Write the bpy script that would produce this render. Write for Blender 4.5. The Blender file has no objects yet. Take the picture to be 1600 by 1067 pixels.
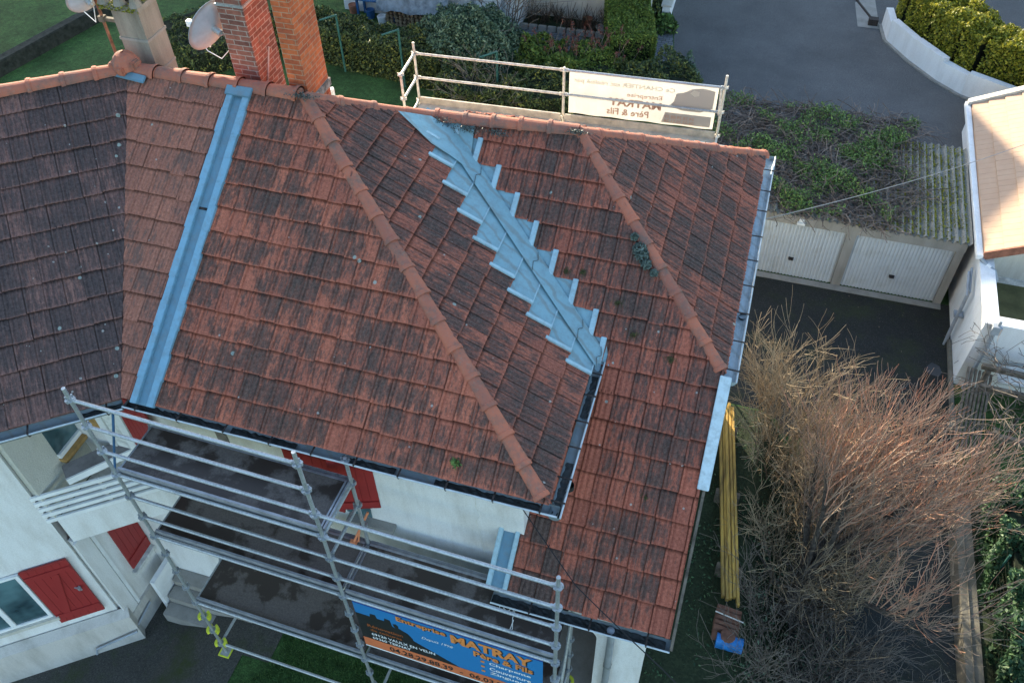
import bpy, bmesh, math, random
import numpy as np
from mathutils import Vector, Matrix
random.seed(7)
S = bpy.context.scene
COL = S.collection
# ------------------------------------------------------------------ camera, sky, sun, exposure
F_PX, PITCH, ROLL, CAM_H, YAW = 1366.83, .8247, -.0294, 14.5, math.radians(18.3)
def _axes():
    fw = np.array([0, math.cos(PITCH), -math.sin(PITCH)]); rt = np.array([1., 0, 0]); up = np.cross(rt, fw)
    r2 = math.cos(ROLL)*rt + math.sin(ROLL)*up; u2 = -math.sin(ROLL)*rt + math.cos(ROLL)*up
    M = np.array([[math.cos(YAW), -math.sin(YAW), 0], [math.sin(YAW), math.cos(YAW), 0], [0, 0, 1]])
    return M@r2, M@u2, M@fw
RT, UP, FW = _axes(); CAM = np.array([0, 0, CAM_H])
cam = bpy.data.cameras.new('Camera'); camo = bpy.data.objects.new('Camera', cam); COL.objects.link(camo)
cam.sensor_width = 36; cam.lens = 36*F_PX/1600; cam.clip_end = 2000; cam.clip_start = .1
m = Matrix.Identity(4)
for i in range(3):
    m[i][0] = RT[i]; m[i][1] = UP[i]; m[i][2] = -FW[i]; m[i][3] = CAM[i]
camo.matrix_world = m; S.camera = camo
SUN_AZ, SUN_EL = math.radians(36), math.radians(13)     # azimuth: from +b turning towards -a
sdir = Vector((-math.sin(SUN_AZ)*math.cos(SUN_EL), math.cos(SUN_AZ)*math.cos(SUN_EL), math.sin(SUN_EL)))
W = bpy.data.worlds.new('World'); S.world = W; W.use_nodes = True
nt = W.node_tree; sky = nt.nodes.new('ShaderNodeTexSky'); sky.sky_type = 'NISHITA'; sky.sun_disc = False
sky.ozone_density = 1.3; sky.sun_elevation = SUN_EL; sky.sun_rotation = math.atan2(sdir.x, sdir.y)
nt.links.new(sky.outputs[0], nt.nodes['Background'].inputs[0]); nt.nodes['Background'].inputs[1].default_value = .15
sl = bpy.data.lights.new('Sun', 'SUN'); sl.energy = 5.0; sl.angle = math.radians(.5); sl.color = (1, .87, .66)
so = bpy.data.objects.new('Sun', sl); COL.objects.link(so); so.rotation_euler = sdir.to_track_quat('Z', 'Y').to_euler(); so.location = (0, 40, 30)
S.view_settings.view_transform = 'Standard'; S.view_settings.look = 'None'; S.view_settings.gamma = 1
S.view_settings.exposure = 2.0

# ------------------------------------------------------------------ survey helpers (points measured on the photograph, put on known planes)
def ray(px, py): return FW + RT*(px-800)/F_PX - UP*(py-533.5)/F_PX
def at(px, py, z):
    d = ray(px, py); return Vector(CAM + d*(z-CAM_H)/d[2])
def onp(px, py, p0, n):
    d = ray(px, py); n = np.array(n, float); return Vector(CAM + d*(np.dot(np.array(p0, float)-CAM, n)/np.dot(d, n)))
def onx(px, py, a): return onp(px, py, (a, 0, 0), (1, 0, 0))
def ony(px, py, b): return onp(px, py, (0, b, 0), (0, 1, 0))
V = Vector
ZUP = V((0, 0, 1))
rnd = random.random
def U(a, b): return random.uniform(a, b)

# ------------------------------------------------------------------ materials
class N:
    def __init__(s, name):
        s.m = bpy.data.materials.new(name); s.m.use_nodes = True; s.t = s.m.node_tree
        s.b = s.t.nodes['Principled BSDF']; s.b.inputs['Roughness'].default_value = .8
        s.b.inputs['Specular IOR Level'].default_value = .25
    def n(s, typ, **kw):
        x = s.t.nodes.new(typ)
        for k, v in kw.items(): setattr(x, k, v)
        return x
    def l(s, a, b): s.t.links.new(a, b)
    def coord(s, which='Object', scale=(1, 1, 1), uv=None):
        if uv: c = s.n('ShaderNodeUVMap', uv_map=uv).outputs[0]
        else: c = s.n('ShaderNodeTexCoord').outputs[which]
        mp = s.n('ShaderNodeMapping'); mp.inputs['Scale'].default_value = scale; s.l(c, mp.inputs[0]); return mp.outputs[0]
    def noise(s, c, scale, detail=4, rough=.6):
        x = s.n('ShaderNodeTexNoise'); x.inputs['Scale'].default_value = scale; x.inputs['Detail'].default_value = detail
        x.inputs['Roughness'].default_value = rough; s.l(c, x.inputs['Vector']); return x.outputs['Fac']
    def voro(s, c, scale, feature='F1'):
        x = s.n('ShaderNodeTexVoronoi', feature=feature); x.inputs['Scale'].default_value = scale; s.l(c, x.inputs['Vector']); return x
    def ramp(s, f, stops):
        x = s.n('ShaderNodeValToRGB'); e = x.color_ramp.elements
        while len(e) < len(stops): e.new(.5)
        for q, (p, c) in zip(e, stops):
            q.position = p; q.color = (c, c, c, 1) if isinstance(c, (int, float)) else (*c, 1)
        s.l(f, x.inputs[0]); return x.outputs[0]
    def mix(s, f, a, b, typ='MIX'):
        x = s.n('ShaderNodeMix', data_type='RGBA', blend_type=typ)
        for i, v in ((0, f), (6, a), (7, b)):
            if isinstance(v, (int, float)): x.inputs[i].default_value = v
            elif isinstance(v, tuple): x.inputs[i].default_value = (*v, 1)
            else: s.l(v, x.inputs[i])
        return x.outputs[2]
    def math(s, op, a, b=0.):
        x = s.n('ShaderNodeMath', operation=op)
        for i, v in ((0, a), (1, b)):
            if isinstance(v, (int, float)): x.inputs[i].default_value = v
            else: s.l(v, x.inputs[i])
        return x.outputs[0]
    def attr(s, name): return s.n('ShaderNodeAttribute', attribute_name=name)
    def color(s, v):
        if isinstance(v, tuple): s.b.inputs['Base Color'].default_value = (*v, 1)
        else: s.l(v, s.b.inputs['Base Color'])
    def bump(s, h, strength=.3, dist=.01):
        x = s.n('ShaderNodeBump'); x.inputs['Strength'].default_value = strength; x.inputs['Distance'].default_value = dist
        s.l(h, x.inputs['Height']); s.l(x.outputs[0], s.b.inputs['Normal'])
    def set(s, **kw):
        for k, v in kw.items(): s.b.inputs[k.replace('_', ' ')].default_value = v
        return s
def plain(name, c, rough=.7, var=.12, scale=6, metal=0, bump=0, stretch=(1, 1, 1), c2=None):
    q = N(name); co = q.coord('Object', stretch); f = q.noise(co, scale, 6, .65)
    d = c2 or tuple(max(0, v*(1-2.2*var)) for v in c); l = tuple(min(1, v*(1+var)) for v in c)
    q.color(q.ramp(f, [(.3, d), (.62, l)])); q.set(Roughness=rough, Metallic=metal)
    if bump: q.bump(q.noise(co, scale*8, 4), bump, .01)
    return q.m

def tile_mat(name, red, red2, dark, darkness, speck, grey):
    q = N(name)
    obj = q.coord('Object'); tl = q.coord(uv='tile'); slc = q.coord(uv='slope', scale=(9, 1.9, 1))
    slb = q.coord(uv='slope', scale=(1, 1, 1)); slf = q.coord(uv='slope', scale=(16, 5, 1))
    tid = q.attr('tid').outputs['Fac']; tid2 = q.attr('tid2').outputs['Fac']
    base = q.mix(tid, red, red2)
    fine = q.noise(slb, 26, 8, .88)
    base = q.mix(.75, base, q.ramp(fine, [(.36, .42), (.5, .98), (.62, 1.6)]), 'MULTIPLY')
    # dark crust: streaks and patches running down the slope, varying tile by tile
    wrp = q.n('ShaderNodeTexNoise'); wrp.inputs['Scale'].default_value = 2.0; wrp.inputs['Detail'].default_value = 9; wrp.inputs['Roughness'].default_value = .72; wrp.inputs['Distortion'].default_value = .5; q.l(slc, wrp.inputs['Vector'])
    st = wrp.outputs['Fac']; big = q.noise(slb, .9, 4, .6); fr = q.noise(slf, 2.6, 7, .8)
    a = q.math('ADD', q.math('MULTIPLY', st, .62), q.math('MULTIPLY', big, .50))
    a = q.math('ADD', a, q.math('MULTIPLY', fr, .40))
    a = q.math('ADD', a, q.math('MULTIPLY', q.math('SUBTRACT', tid2, .5), .09))
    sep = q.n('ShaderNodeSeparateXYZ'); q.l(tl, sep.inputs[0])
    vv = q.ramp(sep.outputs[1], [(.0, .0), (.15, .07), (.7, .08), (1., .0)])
    a = q.math('ADD', a, vv)
    msk = q.ramp(q.math('SUBTRACT', a, .30), [(.525-darkness, 0.), (.60-darkness, .72), (.72-darkness, .96)])
    crust = q.mix(q.ramp(q.noise(slb, 24, 8, .9), [(.42, 0.), (.64, 1.)]), dark, grey)
    col = q.mix(msk, base, crust)
    # interlock grooves and under-lip gaps: shade painted into the colour, with dirt
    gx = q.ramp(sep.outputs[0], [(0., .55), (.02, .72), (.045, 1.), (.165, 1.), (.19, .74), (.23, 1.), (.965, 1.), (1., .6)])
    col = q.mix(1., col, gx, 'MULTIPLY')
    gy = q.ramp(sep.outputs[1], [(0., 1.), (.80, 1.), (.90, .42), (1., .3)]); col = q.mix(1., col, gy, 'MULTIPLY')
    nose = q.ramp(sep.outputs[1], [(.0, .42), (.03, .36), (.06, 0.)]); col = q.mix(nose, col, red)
    # lichen rosettes and pale dots
    v1 = q.voro(slb, 3.1); d1 = q.math('ADD', v1.outputs['Distance'], q.math('MULTIPLY', fine, .05))
    sc = q.n('ShaderNodeSeparateColor'); q.l(v1.outputs['Color'], sc.inputs[0])
    big_l = q.math('MULTIPLY', q.math('LESS_THAN', d1, .11), q.math('GREATER_THAN', sc.outputs[0], 1-speck*.35))
    v2 = q.voro(slb, 7.5); sc2 = q.n('ShaderNodeSeparateColor'); q.l(v2.outputs['Color'], sc2.inputs[0])
    d2 = q.math('ADD', v2.outputs['Distance'], q.math('MULTIPLY', fine, .12))
    sm_l = q.math('MULTIPLY', q.math('LESS_THAN', d2, q.math('ADD', .07, q.math('MULTIPLY', sc2.outputs[1], .12))), q.math('GREATER_THAN', sc2.outputs[0], 1-speck*.3))
    col = q.mix(q.math('MULTIPLY', sm_l, .8), col, (.42, .40, .36))
    col = q.mix(q.math('MULTIPLY', big_l, .8), col, (.36, .43, .38))
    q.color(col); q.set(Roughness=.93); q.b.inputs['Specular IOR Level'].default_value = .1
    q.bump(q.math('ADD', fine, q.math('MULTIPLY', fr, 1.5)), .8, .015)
    return q.m
M = {}
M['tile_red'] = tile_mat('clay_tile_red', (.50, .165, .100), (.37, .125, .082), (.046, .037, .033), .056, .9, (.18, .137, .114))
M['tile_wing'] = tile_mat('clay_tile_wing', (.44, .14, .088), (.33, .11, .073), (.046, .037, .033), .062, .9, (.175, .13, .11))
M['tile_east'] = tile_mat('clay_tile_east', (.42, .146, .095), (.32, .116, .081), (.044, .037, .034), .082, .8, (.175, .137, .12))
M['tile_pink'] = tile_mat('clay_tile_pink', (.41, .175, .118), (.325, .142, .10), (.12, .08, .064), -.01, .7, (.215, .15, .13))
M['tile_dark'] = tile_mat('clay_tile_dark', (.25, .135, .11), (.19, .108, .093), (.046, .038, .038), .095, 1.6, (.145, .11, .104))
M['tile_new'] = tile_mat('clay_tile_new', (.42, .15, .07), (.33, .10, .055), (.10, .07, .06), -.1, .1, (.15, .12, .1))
def ridge_mat():
    q = N('ridge_clay'); o = q.coord('Object'); tid = q.attr('tid').outputs['Fac']
    c = q.mix(tid, (.44, .145, .085), (.31, .115, .078))
    c = q.mix(q.ramp(q.noise(o, 3.5, 6, .75), [(.47, 0.), (.64, .8)]), c, (.15, .11, .09))
    c = q.mix(q.ramp(q.noise(o, 26, 5, .7), [(.55, 0.), (.7, .6)]), c, (.24, .19, .15))
    q.color(c); q.set(Roughness=.9); q.bump(q.noise(o, 60, 5), .4, .01); return q.m
M['ridge'] = ridge_mat()
def zinc_mat(name, c, c2, stain, metal=.35, rough=.5):
    q = N(name); o = q.coord('Object'); f = q.noise(o, 2.3, 5, .6)
    base = q.mix(f, c, c2)
    w = q.n('ShaderNodeTexWave', wave_type='BANDS', bands_direction='DIAGONAL'); w.inputs['Scale'].default_value = 2.2; w.inputs['Distortion'].default_value = 4
    w.inputs['Detail'].default_value = 4; q.l(o, w.inputs['Vector'])
    base = q.mix(q.math('MULTIPLY', q.ramp(w.outputs['Fac'], [(.82, 0.), (.97, 1.)]), stain), base, (.20, .175, .13))
    base = q.mix(q.ramp(q.noise(o, 7, 7, .75), [(.46, 0.), (.72, .55)]), base, (.17, .19, .185))
    base = q.mix(q.ramp(q.noise(o, 60, 4, .8), [(.66, 0.), (.72, .5)]), base, (.45, .5, .5))
    q.color(base); q.set(Roughness=rough, Metallic=metal); q.bump(q.noise(o, 4, 4), .5, .05); return q.m
M['zinc'] = zinc_mat('zinc_valley', (.26, .42, .46), (.20, .345, .395), .4, .12)
M['zinc_edge'] = zinc_mat('zinc_fold', (.40, .56, .60), (.34, .49, .54), .05, .12)
M['zinc_blue'] = zinc_mat('zinc_sheet', (.165, .295, .365), (.125, .24, .31), .05, .25, .42)
M['gutter'] = zinc_mat('zinc_gutter', (.46, .54, .57), (.36, .45, .49), .3, .25, .45)
M['gutter_old'] = zinc_mat('old_zinc_gutter', (.17, .205, .215), (.23, .27, .28), .4, .25, .5)
M['zinc_pale'] = zinc_mat('zinc_pale', (.56, .66, .68), (.48, .58, .61), .03, .1, .5)
M['zinc_mid'] = zinc_mat('zinc_mid', (.22, .40, .50), (.18, .34, .44), .03, .2, .42)
M['galv_lip'] = zinc_mat('zinc_bead', (.52, .58, .60), (.42, .49, .52), .05, .2, .4)
M['sludge_shade'] = plain('gutter_sludge_shade', (.022, .026, .026), .5, .5, 14, c2=(.012, .014, .013))
M['iron'] = plain('rusty_iron', (.04, .033, .03), .8, .4, 30)
def galv():
    q = N('galvanised_steel'); o = q.coord('Object'); v = q.voro(o, 40)
    f = q.math('ADD', q.math('MULTIPLY', q.noise(o, 5, 5), .7), q.math('MULTIPLY', v.outputs['Distance'], .4))
    c = q.ramp(f, [(.25, (.25, .27, .275)), (.65, (.46, .485, .49))])
    c = q.mix(q.ramp(q.noise(o, 23, 6, .75), [(.62, 0.), (.72, .7)]), c, (.24, .22, .19))
    q.color(c); q.set(Metallic=.55, Roughness=.42); return q.m
M['galv'] = galv()
M['galv_sunlit'] = plain('sunlit_pale_steel', (.62, .57, .48), .55, .2, 12, .2)  # galvanised steel with the sunlight put into its cream colour
def deck_mat():
    q = N('wet_plywood_deck'); o = q.coord('Object'); f = q.noise(o, 1.3, 8, .62); g = q.noise(o, 40, 6, .8)
    wet = q.ramp(f, [(.475, 1.), (.525, 0.)])
    dry = q.ramp(g, [(.3, (.088, .072, .062)), (.72, (.175, .146, .125))])
    c = q.mix(wet, dry, (.050, .038, .031)); q.color(c)
    q.l(q.ramp(wet, [(0., .8), (1., .28)]), q.b.inputs['Roughness']); return q.m
M['deck'] = deck_mat()
M['alu'] = plain('grey_aluminium', (.33, .34, .36), .42, .15, 9, .5)
M['toe'] = plain('grey_toe_board', (.30, .31, .33), .5, .15, 6, .3)
def render_mat(name, c, stain, bump, sc=55):
    q = N(name); o = q.coord('Object'); st = q.coord('Object', (2.2, 2.2, .45))
    f = q.noise(st, 1.6, 6, .65); g = q.noise(o, sc, 4, .7)
    col = q.mix(q.ramp(f, [(.42, 0.), (.75, .7)]), c, stain)
    col = q.mix(.3, col, q.ramp(g, [(.3, .55), (.6, 1.1)]), 'MULTIPLY')
    q.color(col); q.set(Roughness=.92); q.bump(g, bump, .012); return q.m
M['render'] = render_mat('white_render', (.70, .70, .68), (.46, .43, .38), .35)
M['pebble'] = render_mat('pebbledash', (.58, .57, .50), (.45, .43, .38), .9, 48)
M['plinth'] = render_mat('stained_plinth', (.52, .50, .46), (.27, .25, .21), .4)
M['algae_wall'] = render_mat('algae_concrete', (.20, .185, .15), (.075, .07, .045), .5)
M['concrete'] = render_mat('grey_concrete', (.30, .285, .255), (.17, .16, .135), .4)
M['cream'] = render_mat('cream_render', (.56, .54, .47), (.36, .33, .27), .6)
M['white'] = render_mat('white_wall', (.78, .78, .77), (.6, .58, .55), .2)
M['lichen_stone'] = render_mat('lichened_stone', (.30, .268, .22), (.10, .09, .07), .5)
M['mortar_cement'] = plain('cement_flaunching', (.24, .23, .2), .95, .4, 9, bump=.4)
def red_mat():
    q = N('red_shutter_paint'); o = q.coord('Object'); c = q.mix(q.noise(o, 4, 5), (.33, .035, .032), (.24, .028, .027))
    c = q.mix(q.ramp(q.noise(o, 30, 5, .8), [(.6, 0.), (.75, .35)]), c, (.17, .05, .04)); q.color(c); q.set(Roughness=.5); return q.m
M['red'] = red_mat()
M['pvc'] = plain('white_paint', (.72, .73, .72), .45, .06, 3)
M['dirty_white'] = plain('weathered_white_paint', (.58, .585, .56), .6, .2, 7)
M['ochre'] = plain('ochre_panel', (.42, .25, .09), .7, .2, 4)
M['sill'] = plain('grey_sill_paint', (.22, .205, .2), .7, .15, 5)
def glass():
    q = N('window_glass'); o = q.coord('Object'); q.color(q.ramp(q.noise(o, 1.5, 3), [(.35, (.02, .045, .055)), (.65, (.10, .19, .21))]))
    q.set(Roughness=.06); q.b.inputs['Specular IOR Level'].default_value = .8; return q.m
M['glass'] = glass()
def brick(name, c1, c2, mort, soot):
    q = N(name); uv = q.coord(uv='metric'); b = q.n('ShaderNodeTexBrick'); q.l(uv, b.inputs['Vector'])
    b.offset = .5; b.inputs['Scale'].default_value = 1; b.inputs['Brick Width'].default_value = .23; b.inputs['Row Height'].default_value = .072
    b.inputs['Mortar Size'].default_value = .006; b.inputs['Mortar Smooth'].default_value = .2; b.inputs['Bias'].default_value = 0.
    b.inputs['Color1'].default_value = (*c1, 1); b.inputs['Color2'].default_value = (*c2, 1); b.inputs['Mortar'].default_value = (*mort, 1)
    o = q.coord('Object'); c = q.mix(.6, b.outputs['Color'], q.ramp(q.noise(o, 12, 6, .75), [(.3, .45), (.62, 1.2)]), 'MULTIPLY')
    c = q.mix(q.ramp(q.noise(o, 2.6, 6, .7), [(.52, 0.), (.72, soot)]), c, (.09, .07, .06))
    q.color(c); q.set(Roughness=.92); q.bump(b.outputs['Fac'], -.6, .012); return q.m
M['brick'] = brick('old_brick', (.31, .12, .082), (.17, .075, .058), (.36, .31, .26), .8)
M['brick_orange'] = brick('orange_brick', (.58, .145, .05), (.38, .09, .04), (.40, .24, .15), .35)
M['flue'] = plain('sooty_flue', (.06, .05, .045), .95, .4, 8)
def asphalt(name, lo, hi, moss):
    q = N(name); o = q.coord('Object'); f = q.noise(o, 34, 8, .9); g = q.noise(o, .45, 7, .7)
    c = q.ramp(f, [(.36, lo), (.60, hi)])
    sp_ = q.voro(o, 26); c = q.mix(q.math('MULTIPLY', q.math('LESS_THAN', sp_.outputs['Distance'], .12), .35), c, (.36, .35, .33))
    c = q.mix(.6, c, q.ramp(g, [(.35, .65), (.65, 1.2)]), 'MULTIPLY')
    c = q.mix(q.ramp(q.noise(o, 1.1, 6, .75), [(.5, 0.), (.7, moss)]), c, (.040, .054, .016))
    q.color(c); q.set(Roughness=.85); q.bump(f, .5, .01); return q.m
M['asphalt'] = asphalt('street_asphalt', (.036, .037, .038), (.150, .150, .148), .0)
M['court'] = asphalt('court_asphalt', (.010, .011, .010), (.038, .040, .037), .5)
M['lane'] = asphalt('lane_asphalt', (.014, .018, .018), (.045, .052, .05), .4)
M['yard'] = asphalt('mossy_yard_concrete', (.022, .024, .020), (.095, .09, .078), .95)
def grass():
    q = N('short_grass'); o = q.coord('Object'); f = q.noise(o, 38, 6, .8); g = q.noise(o, .9, 5, .65)
    c = q.ramp(f, [(.34, (.014, .036, .011)), (.52, (.048, .108, .028)), (.70, (.125, .20, .055))])
    c = q.mix(.7, c, q.ramp(g, [(.36, .4), (.64, 1.3)]), 'MULTIPLY'); c = q.mix(.8, c, q.ramp(q.noise(o, 7, 7, .8), [(.36, .45), (.64, 1.4)]), 'MULTIPLY'); q.color(c); q.set(Roughness=.95); q.bump(f, .8, .03); return q.m
M['grass'] = grass()
def soil():
    q = N('rough_ground'); o = q.coord('Object'); f = q.noise(o, 20, 6, .8); g = q.noise(o, .8, 5, .65)
    c = q.ramp(f, [(.3, (.012, .016, .010)), (.55, (.032, .048, .022)), (.8, (.07, .075, .045))])
    c = q.mix(.7, c, q.ramp(g, [(.35, .55), (.65, 1.2)]), 'MULTIPLY'); q.color(c); q.set(Roughness=.95); q.bump(f, .8, .04); return q.m
M['soil'] = soil()
def paver():
    q = N('grey_pavers'); o = q.coord('Object'); b = q.n('ShaderNodeTexBrick'); q.l(o, b.inputs['Vector']); b.inputs['Scale'].default_value = 1
    b.inputs['Brick Width'].default_value = .22; b.inputs['Row Height'].default_value = .13; b.inputs['Mortar Size'].default_value = .009
    b.inputs['Color1'].default_value = (.19, .20, .215, 1); b.inputs['Color2'].default_value = (.13, .14, .155, 1); b.inputs['Mortar'].default_value = (.035, .04, .03, 1)
    c = q.mix(.5, b.outputs['Color'], q.ramp(q.noise(o, 9, 5, .7), [(.3, .5), (.65, 1.2)]), 'MULTIPLY'); q.color(c); return q.m
M['paver'] = paver()
def leafmat(name, stops, trans=.0):
    q = N(name); a = q.attr('tid').outputs['Fac']; q.color(q.ramp(a, stops)); q.set(Roughness=.55)
    if trans:
        t = q.n('ShaderNodeBsdfTranslucent'); q.l(q.ramp(a, stops), t.inputs[0]); mx = q.n('ShaderNodeMixShader'); mx.inputs[0].default_value = trans
        q.l(q.b.outputs[0], mx.inputs[1]); q.l(t.outputs[0], mx.inputs[2]); q.l(mx.outputs[0], q.t.nodes['Material Output'].inputs[0])
    return q.m
M['laurel'] = leafmat('dark_hedge_leaf', [(0., (.018, .03, .014)), (.5, (.05, .075, .03)), (.85, (.11, .14, .04)), (1., (.24, .23, .05))], .15)
M['bush'] = leafmat('grey_green_leaf', [(0., (.03, .06, .036)), (.5, (.075, .13, .075)), (1., (.19, .25, .16))], .15)
M['box'] = leafmat('box_hedge_leaf', [(0., (.04, .07, .014)), (.5, (.11, .17, .03)), (1., (.2, .26, .055))], .15)
M['thuja'] = leafmat('yellow_thuja_leaf', [(0., (.06, .075, .012)), (.5, (.20, .21, .022)), (.85, (.33, .30, .03)), (1., (.46, .38, .06))], .2)
M['bramble'] = leafmat('bramble_leaf', [(0., (.035, .06, .018)), (.55, (.10, .18, .045)), (.9, (.19, .30, .08)), (1., (.28, .34, .10))], .15)
M['bamboo'] = leafmat('bamboo_leaf', [(0., (.016, .045, .022)), (.6, (.045, .10, .045)), (1., (.11, .18, .08))], .15)
M['blade'] = leafmat('grass_blade', [(0., (.012, .035, .008)), (.6, (.04, .10, .022)), (1., (.10, .17, .05))], .15)
M['redleaf'] = leafmat('red_leaf', [(0., (.06, .022, .018)), (1., (.16, .06, .045))], .1)
M['moss'] = leafmat('moss_tuft', [(0., (.035, .04, .016)), (1., (.13, .125, .045))])
M['moss_y'] = leafmat('roof_moss', [(0., (.07, .075, .010)), (1., (.36, .33, .04))])
M['sedum'] = leafmat('sedum_leaf', [(0., (.05, .07, .06)), (1., (.19, .24, .2))])
M['sedum_dark'] = leafmat('dark_lichen', [(0., (.03, .035, .03)), (1., (.12, .14, .125))])
M['dry'] = leafmat('dry_stem', [(0., (.05, .035, .025)), (1., (.15, .11, .075))])
M['core'] = plain('hedge_shadow_core', (.012, .018, .009), .95, .4, 9)  # near-black colour stands for the shade between hedge leaves
def twigmat(name, stops):
    q = N(name); a = q.attr('tid').outputs['Fac']; q.color(q.ramp(a, stops)); q.set(Roughness=.8); return q.m
M['twig_red'] = twigmat('reddish_twig', [(0., (.10, .08, .068)), (.5, (.22, .165, .125)), (.75, (.40, .29, .21)), (1., (.52, .24, .15))])
M['twig_grey'] = twigmat('grey_twig', [(0., (.075, .062, .052)), (1., (.19, .158, .128))])
M['twig_tan'] = twigmat('tan_twig', [(0., (.11, .085, .06)), (1., (.42, .32, .20))])
M['twig_brown'] = twigmat('brown_vine', [(0., (.06, .045, .038)), (1., (.22, .175, .145))])
M['bark'] = plain('dark_bark', (.07, .06, .05), .95, .35, 14, bump=.5)
def fibro():
    q = N('mossy_fibre_cement'); o = q.coord('Object'); s2 = q.coord('Object', (1, .25, 1))
    c = q.ramp(q.noise(o, 24, 6, .75), [(.3, (.10, .10, .085)), (.68, (.36, .34, .29))])
    q.color(c); q.set(Roughness=.95); q.bump(q.noise(o, 40, 5), .5, .01); return q.m
M['fibro'] = fibro()
def door_mat():
    q = N('white_garage_paint'); o = q.coord('Object'); st = q.coord('Object', (9, 1, .5))
    c = q.mix(q.ramp(q.noise(st, 3, 6, .75), [(.5, 0.), (.75, .6)]), (.50, .535, .55), (.31, .33, .33)); c = q.mix(q.ramp(q.noise(o, 2.2, 6, .7), [(.5, 0.), (.75, .5)]), c, (.30, .29, .25)); q.color(c); q.set(Roughness=.5); return q.m
M['garage_white'] = door_mat()
M['yellow_wood'] = plain('yellow_timber', (.44, .275, .065), .75, .3, 7, stretch=(1, .12, 1), c2=(.13, .085, .035))
M['timber'] = plain('weathered_timber', (.13, .11, .085), .85, .3, 7)
M['clay_brown'] = plain('brown_clay', (.17, .085, .06), .85, .2, 8)
M['blue_tarp'] = plain('blue_tarpaulin', (.025, .17, .46), .35, .25, 9)
M['grey_tarp'] = plain('grey_tarpaulin', (.17, .20, .22), .35, .3, 4)
M['yellow'] = plain('yellow_plastic', (.62, .66, .06), .45, .1, 5)
M['orange'] = plain('orange_plastic', (.62, .22, .10), .5, .1, 5)
M['green_paint'] = plain('green_post_paint', (.03, .10, .085), .5, .15, 6)
M['blue_paint'] = plain('blue_paint', (.03, .11, .26), .5, .2, 6)
M['pole_blue'] = plain('blue_steel_pole', (.05, .13, .26), .4, .1, 6)
M['rope'] = plain('white_rope', (.62, .60, .54), .8, .1, 20)
M['cable'] = plain('black_cable', (.012, .013, .015), .6, .1, 9)
M['grey_cable'] = plain('grey_cable', (.22, .22, .22), .6, .1, 9)
M['dish'] = plain('dish_grey_paint', (.36, .42, .48), .4, .1, 3)
M['rust'] = plain('rusty_pole', (.22, .10, .06), .8, .3, 14)
M['pipe_grey'] = plain('grey_pipe', (.30, .33, .36), .5, .1, 4)
M['firewood'] = plain('cut_log_ends', (.33, .24, .15), .85, .3, 12)
M['terracotta'] = plain('terracotta', (.36, .15, .09), .8, .15, 6)
M['pool'] = plain('algae_terrace_floor', (.10, .098, .045), .8, .3, 1.6, c2=(.055, .058, .025))
def roofn():
    q = N('pale_clay_roof'); o = q.coord('Object'); c = q.mix(q.noise(o, 3, 5), (.42, .26, .17), (.52, .36, .25)); q.color(c); return q.m
M['roof_pale'] = roofn()
M['verge_brown'] = plain('brown_verge', (.26, .11, .07), .8, .2, 7)

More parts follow.
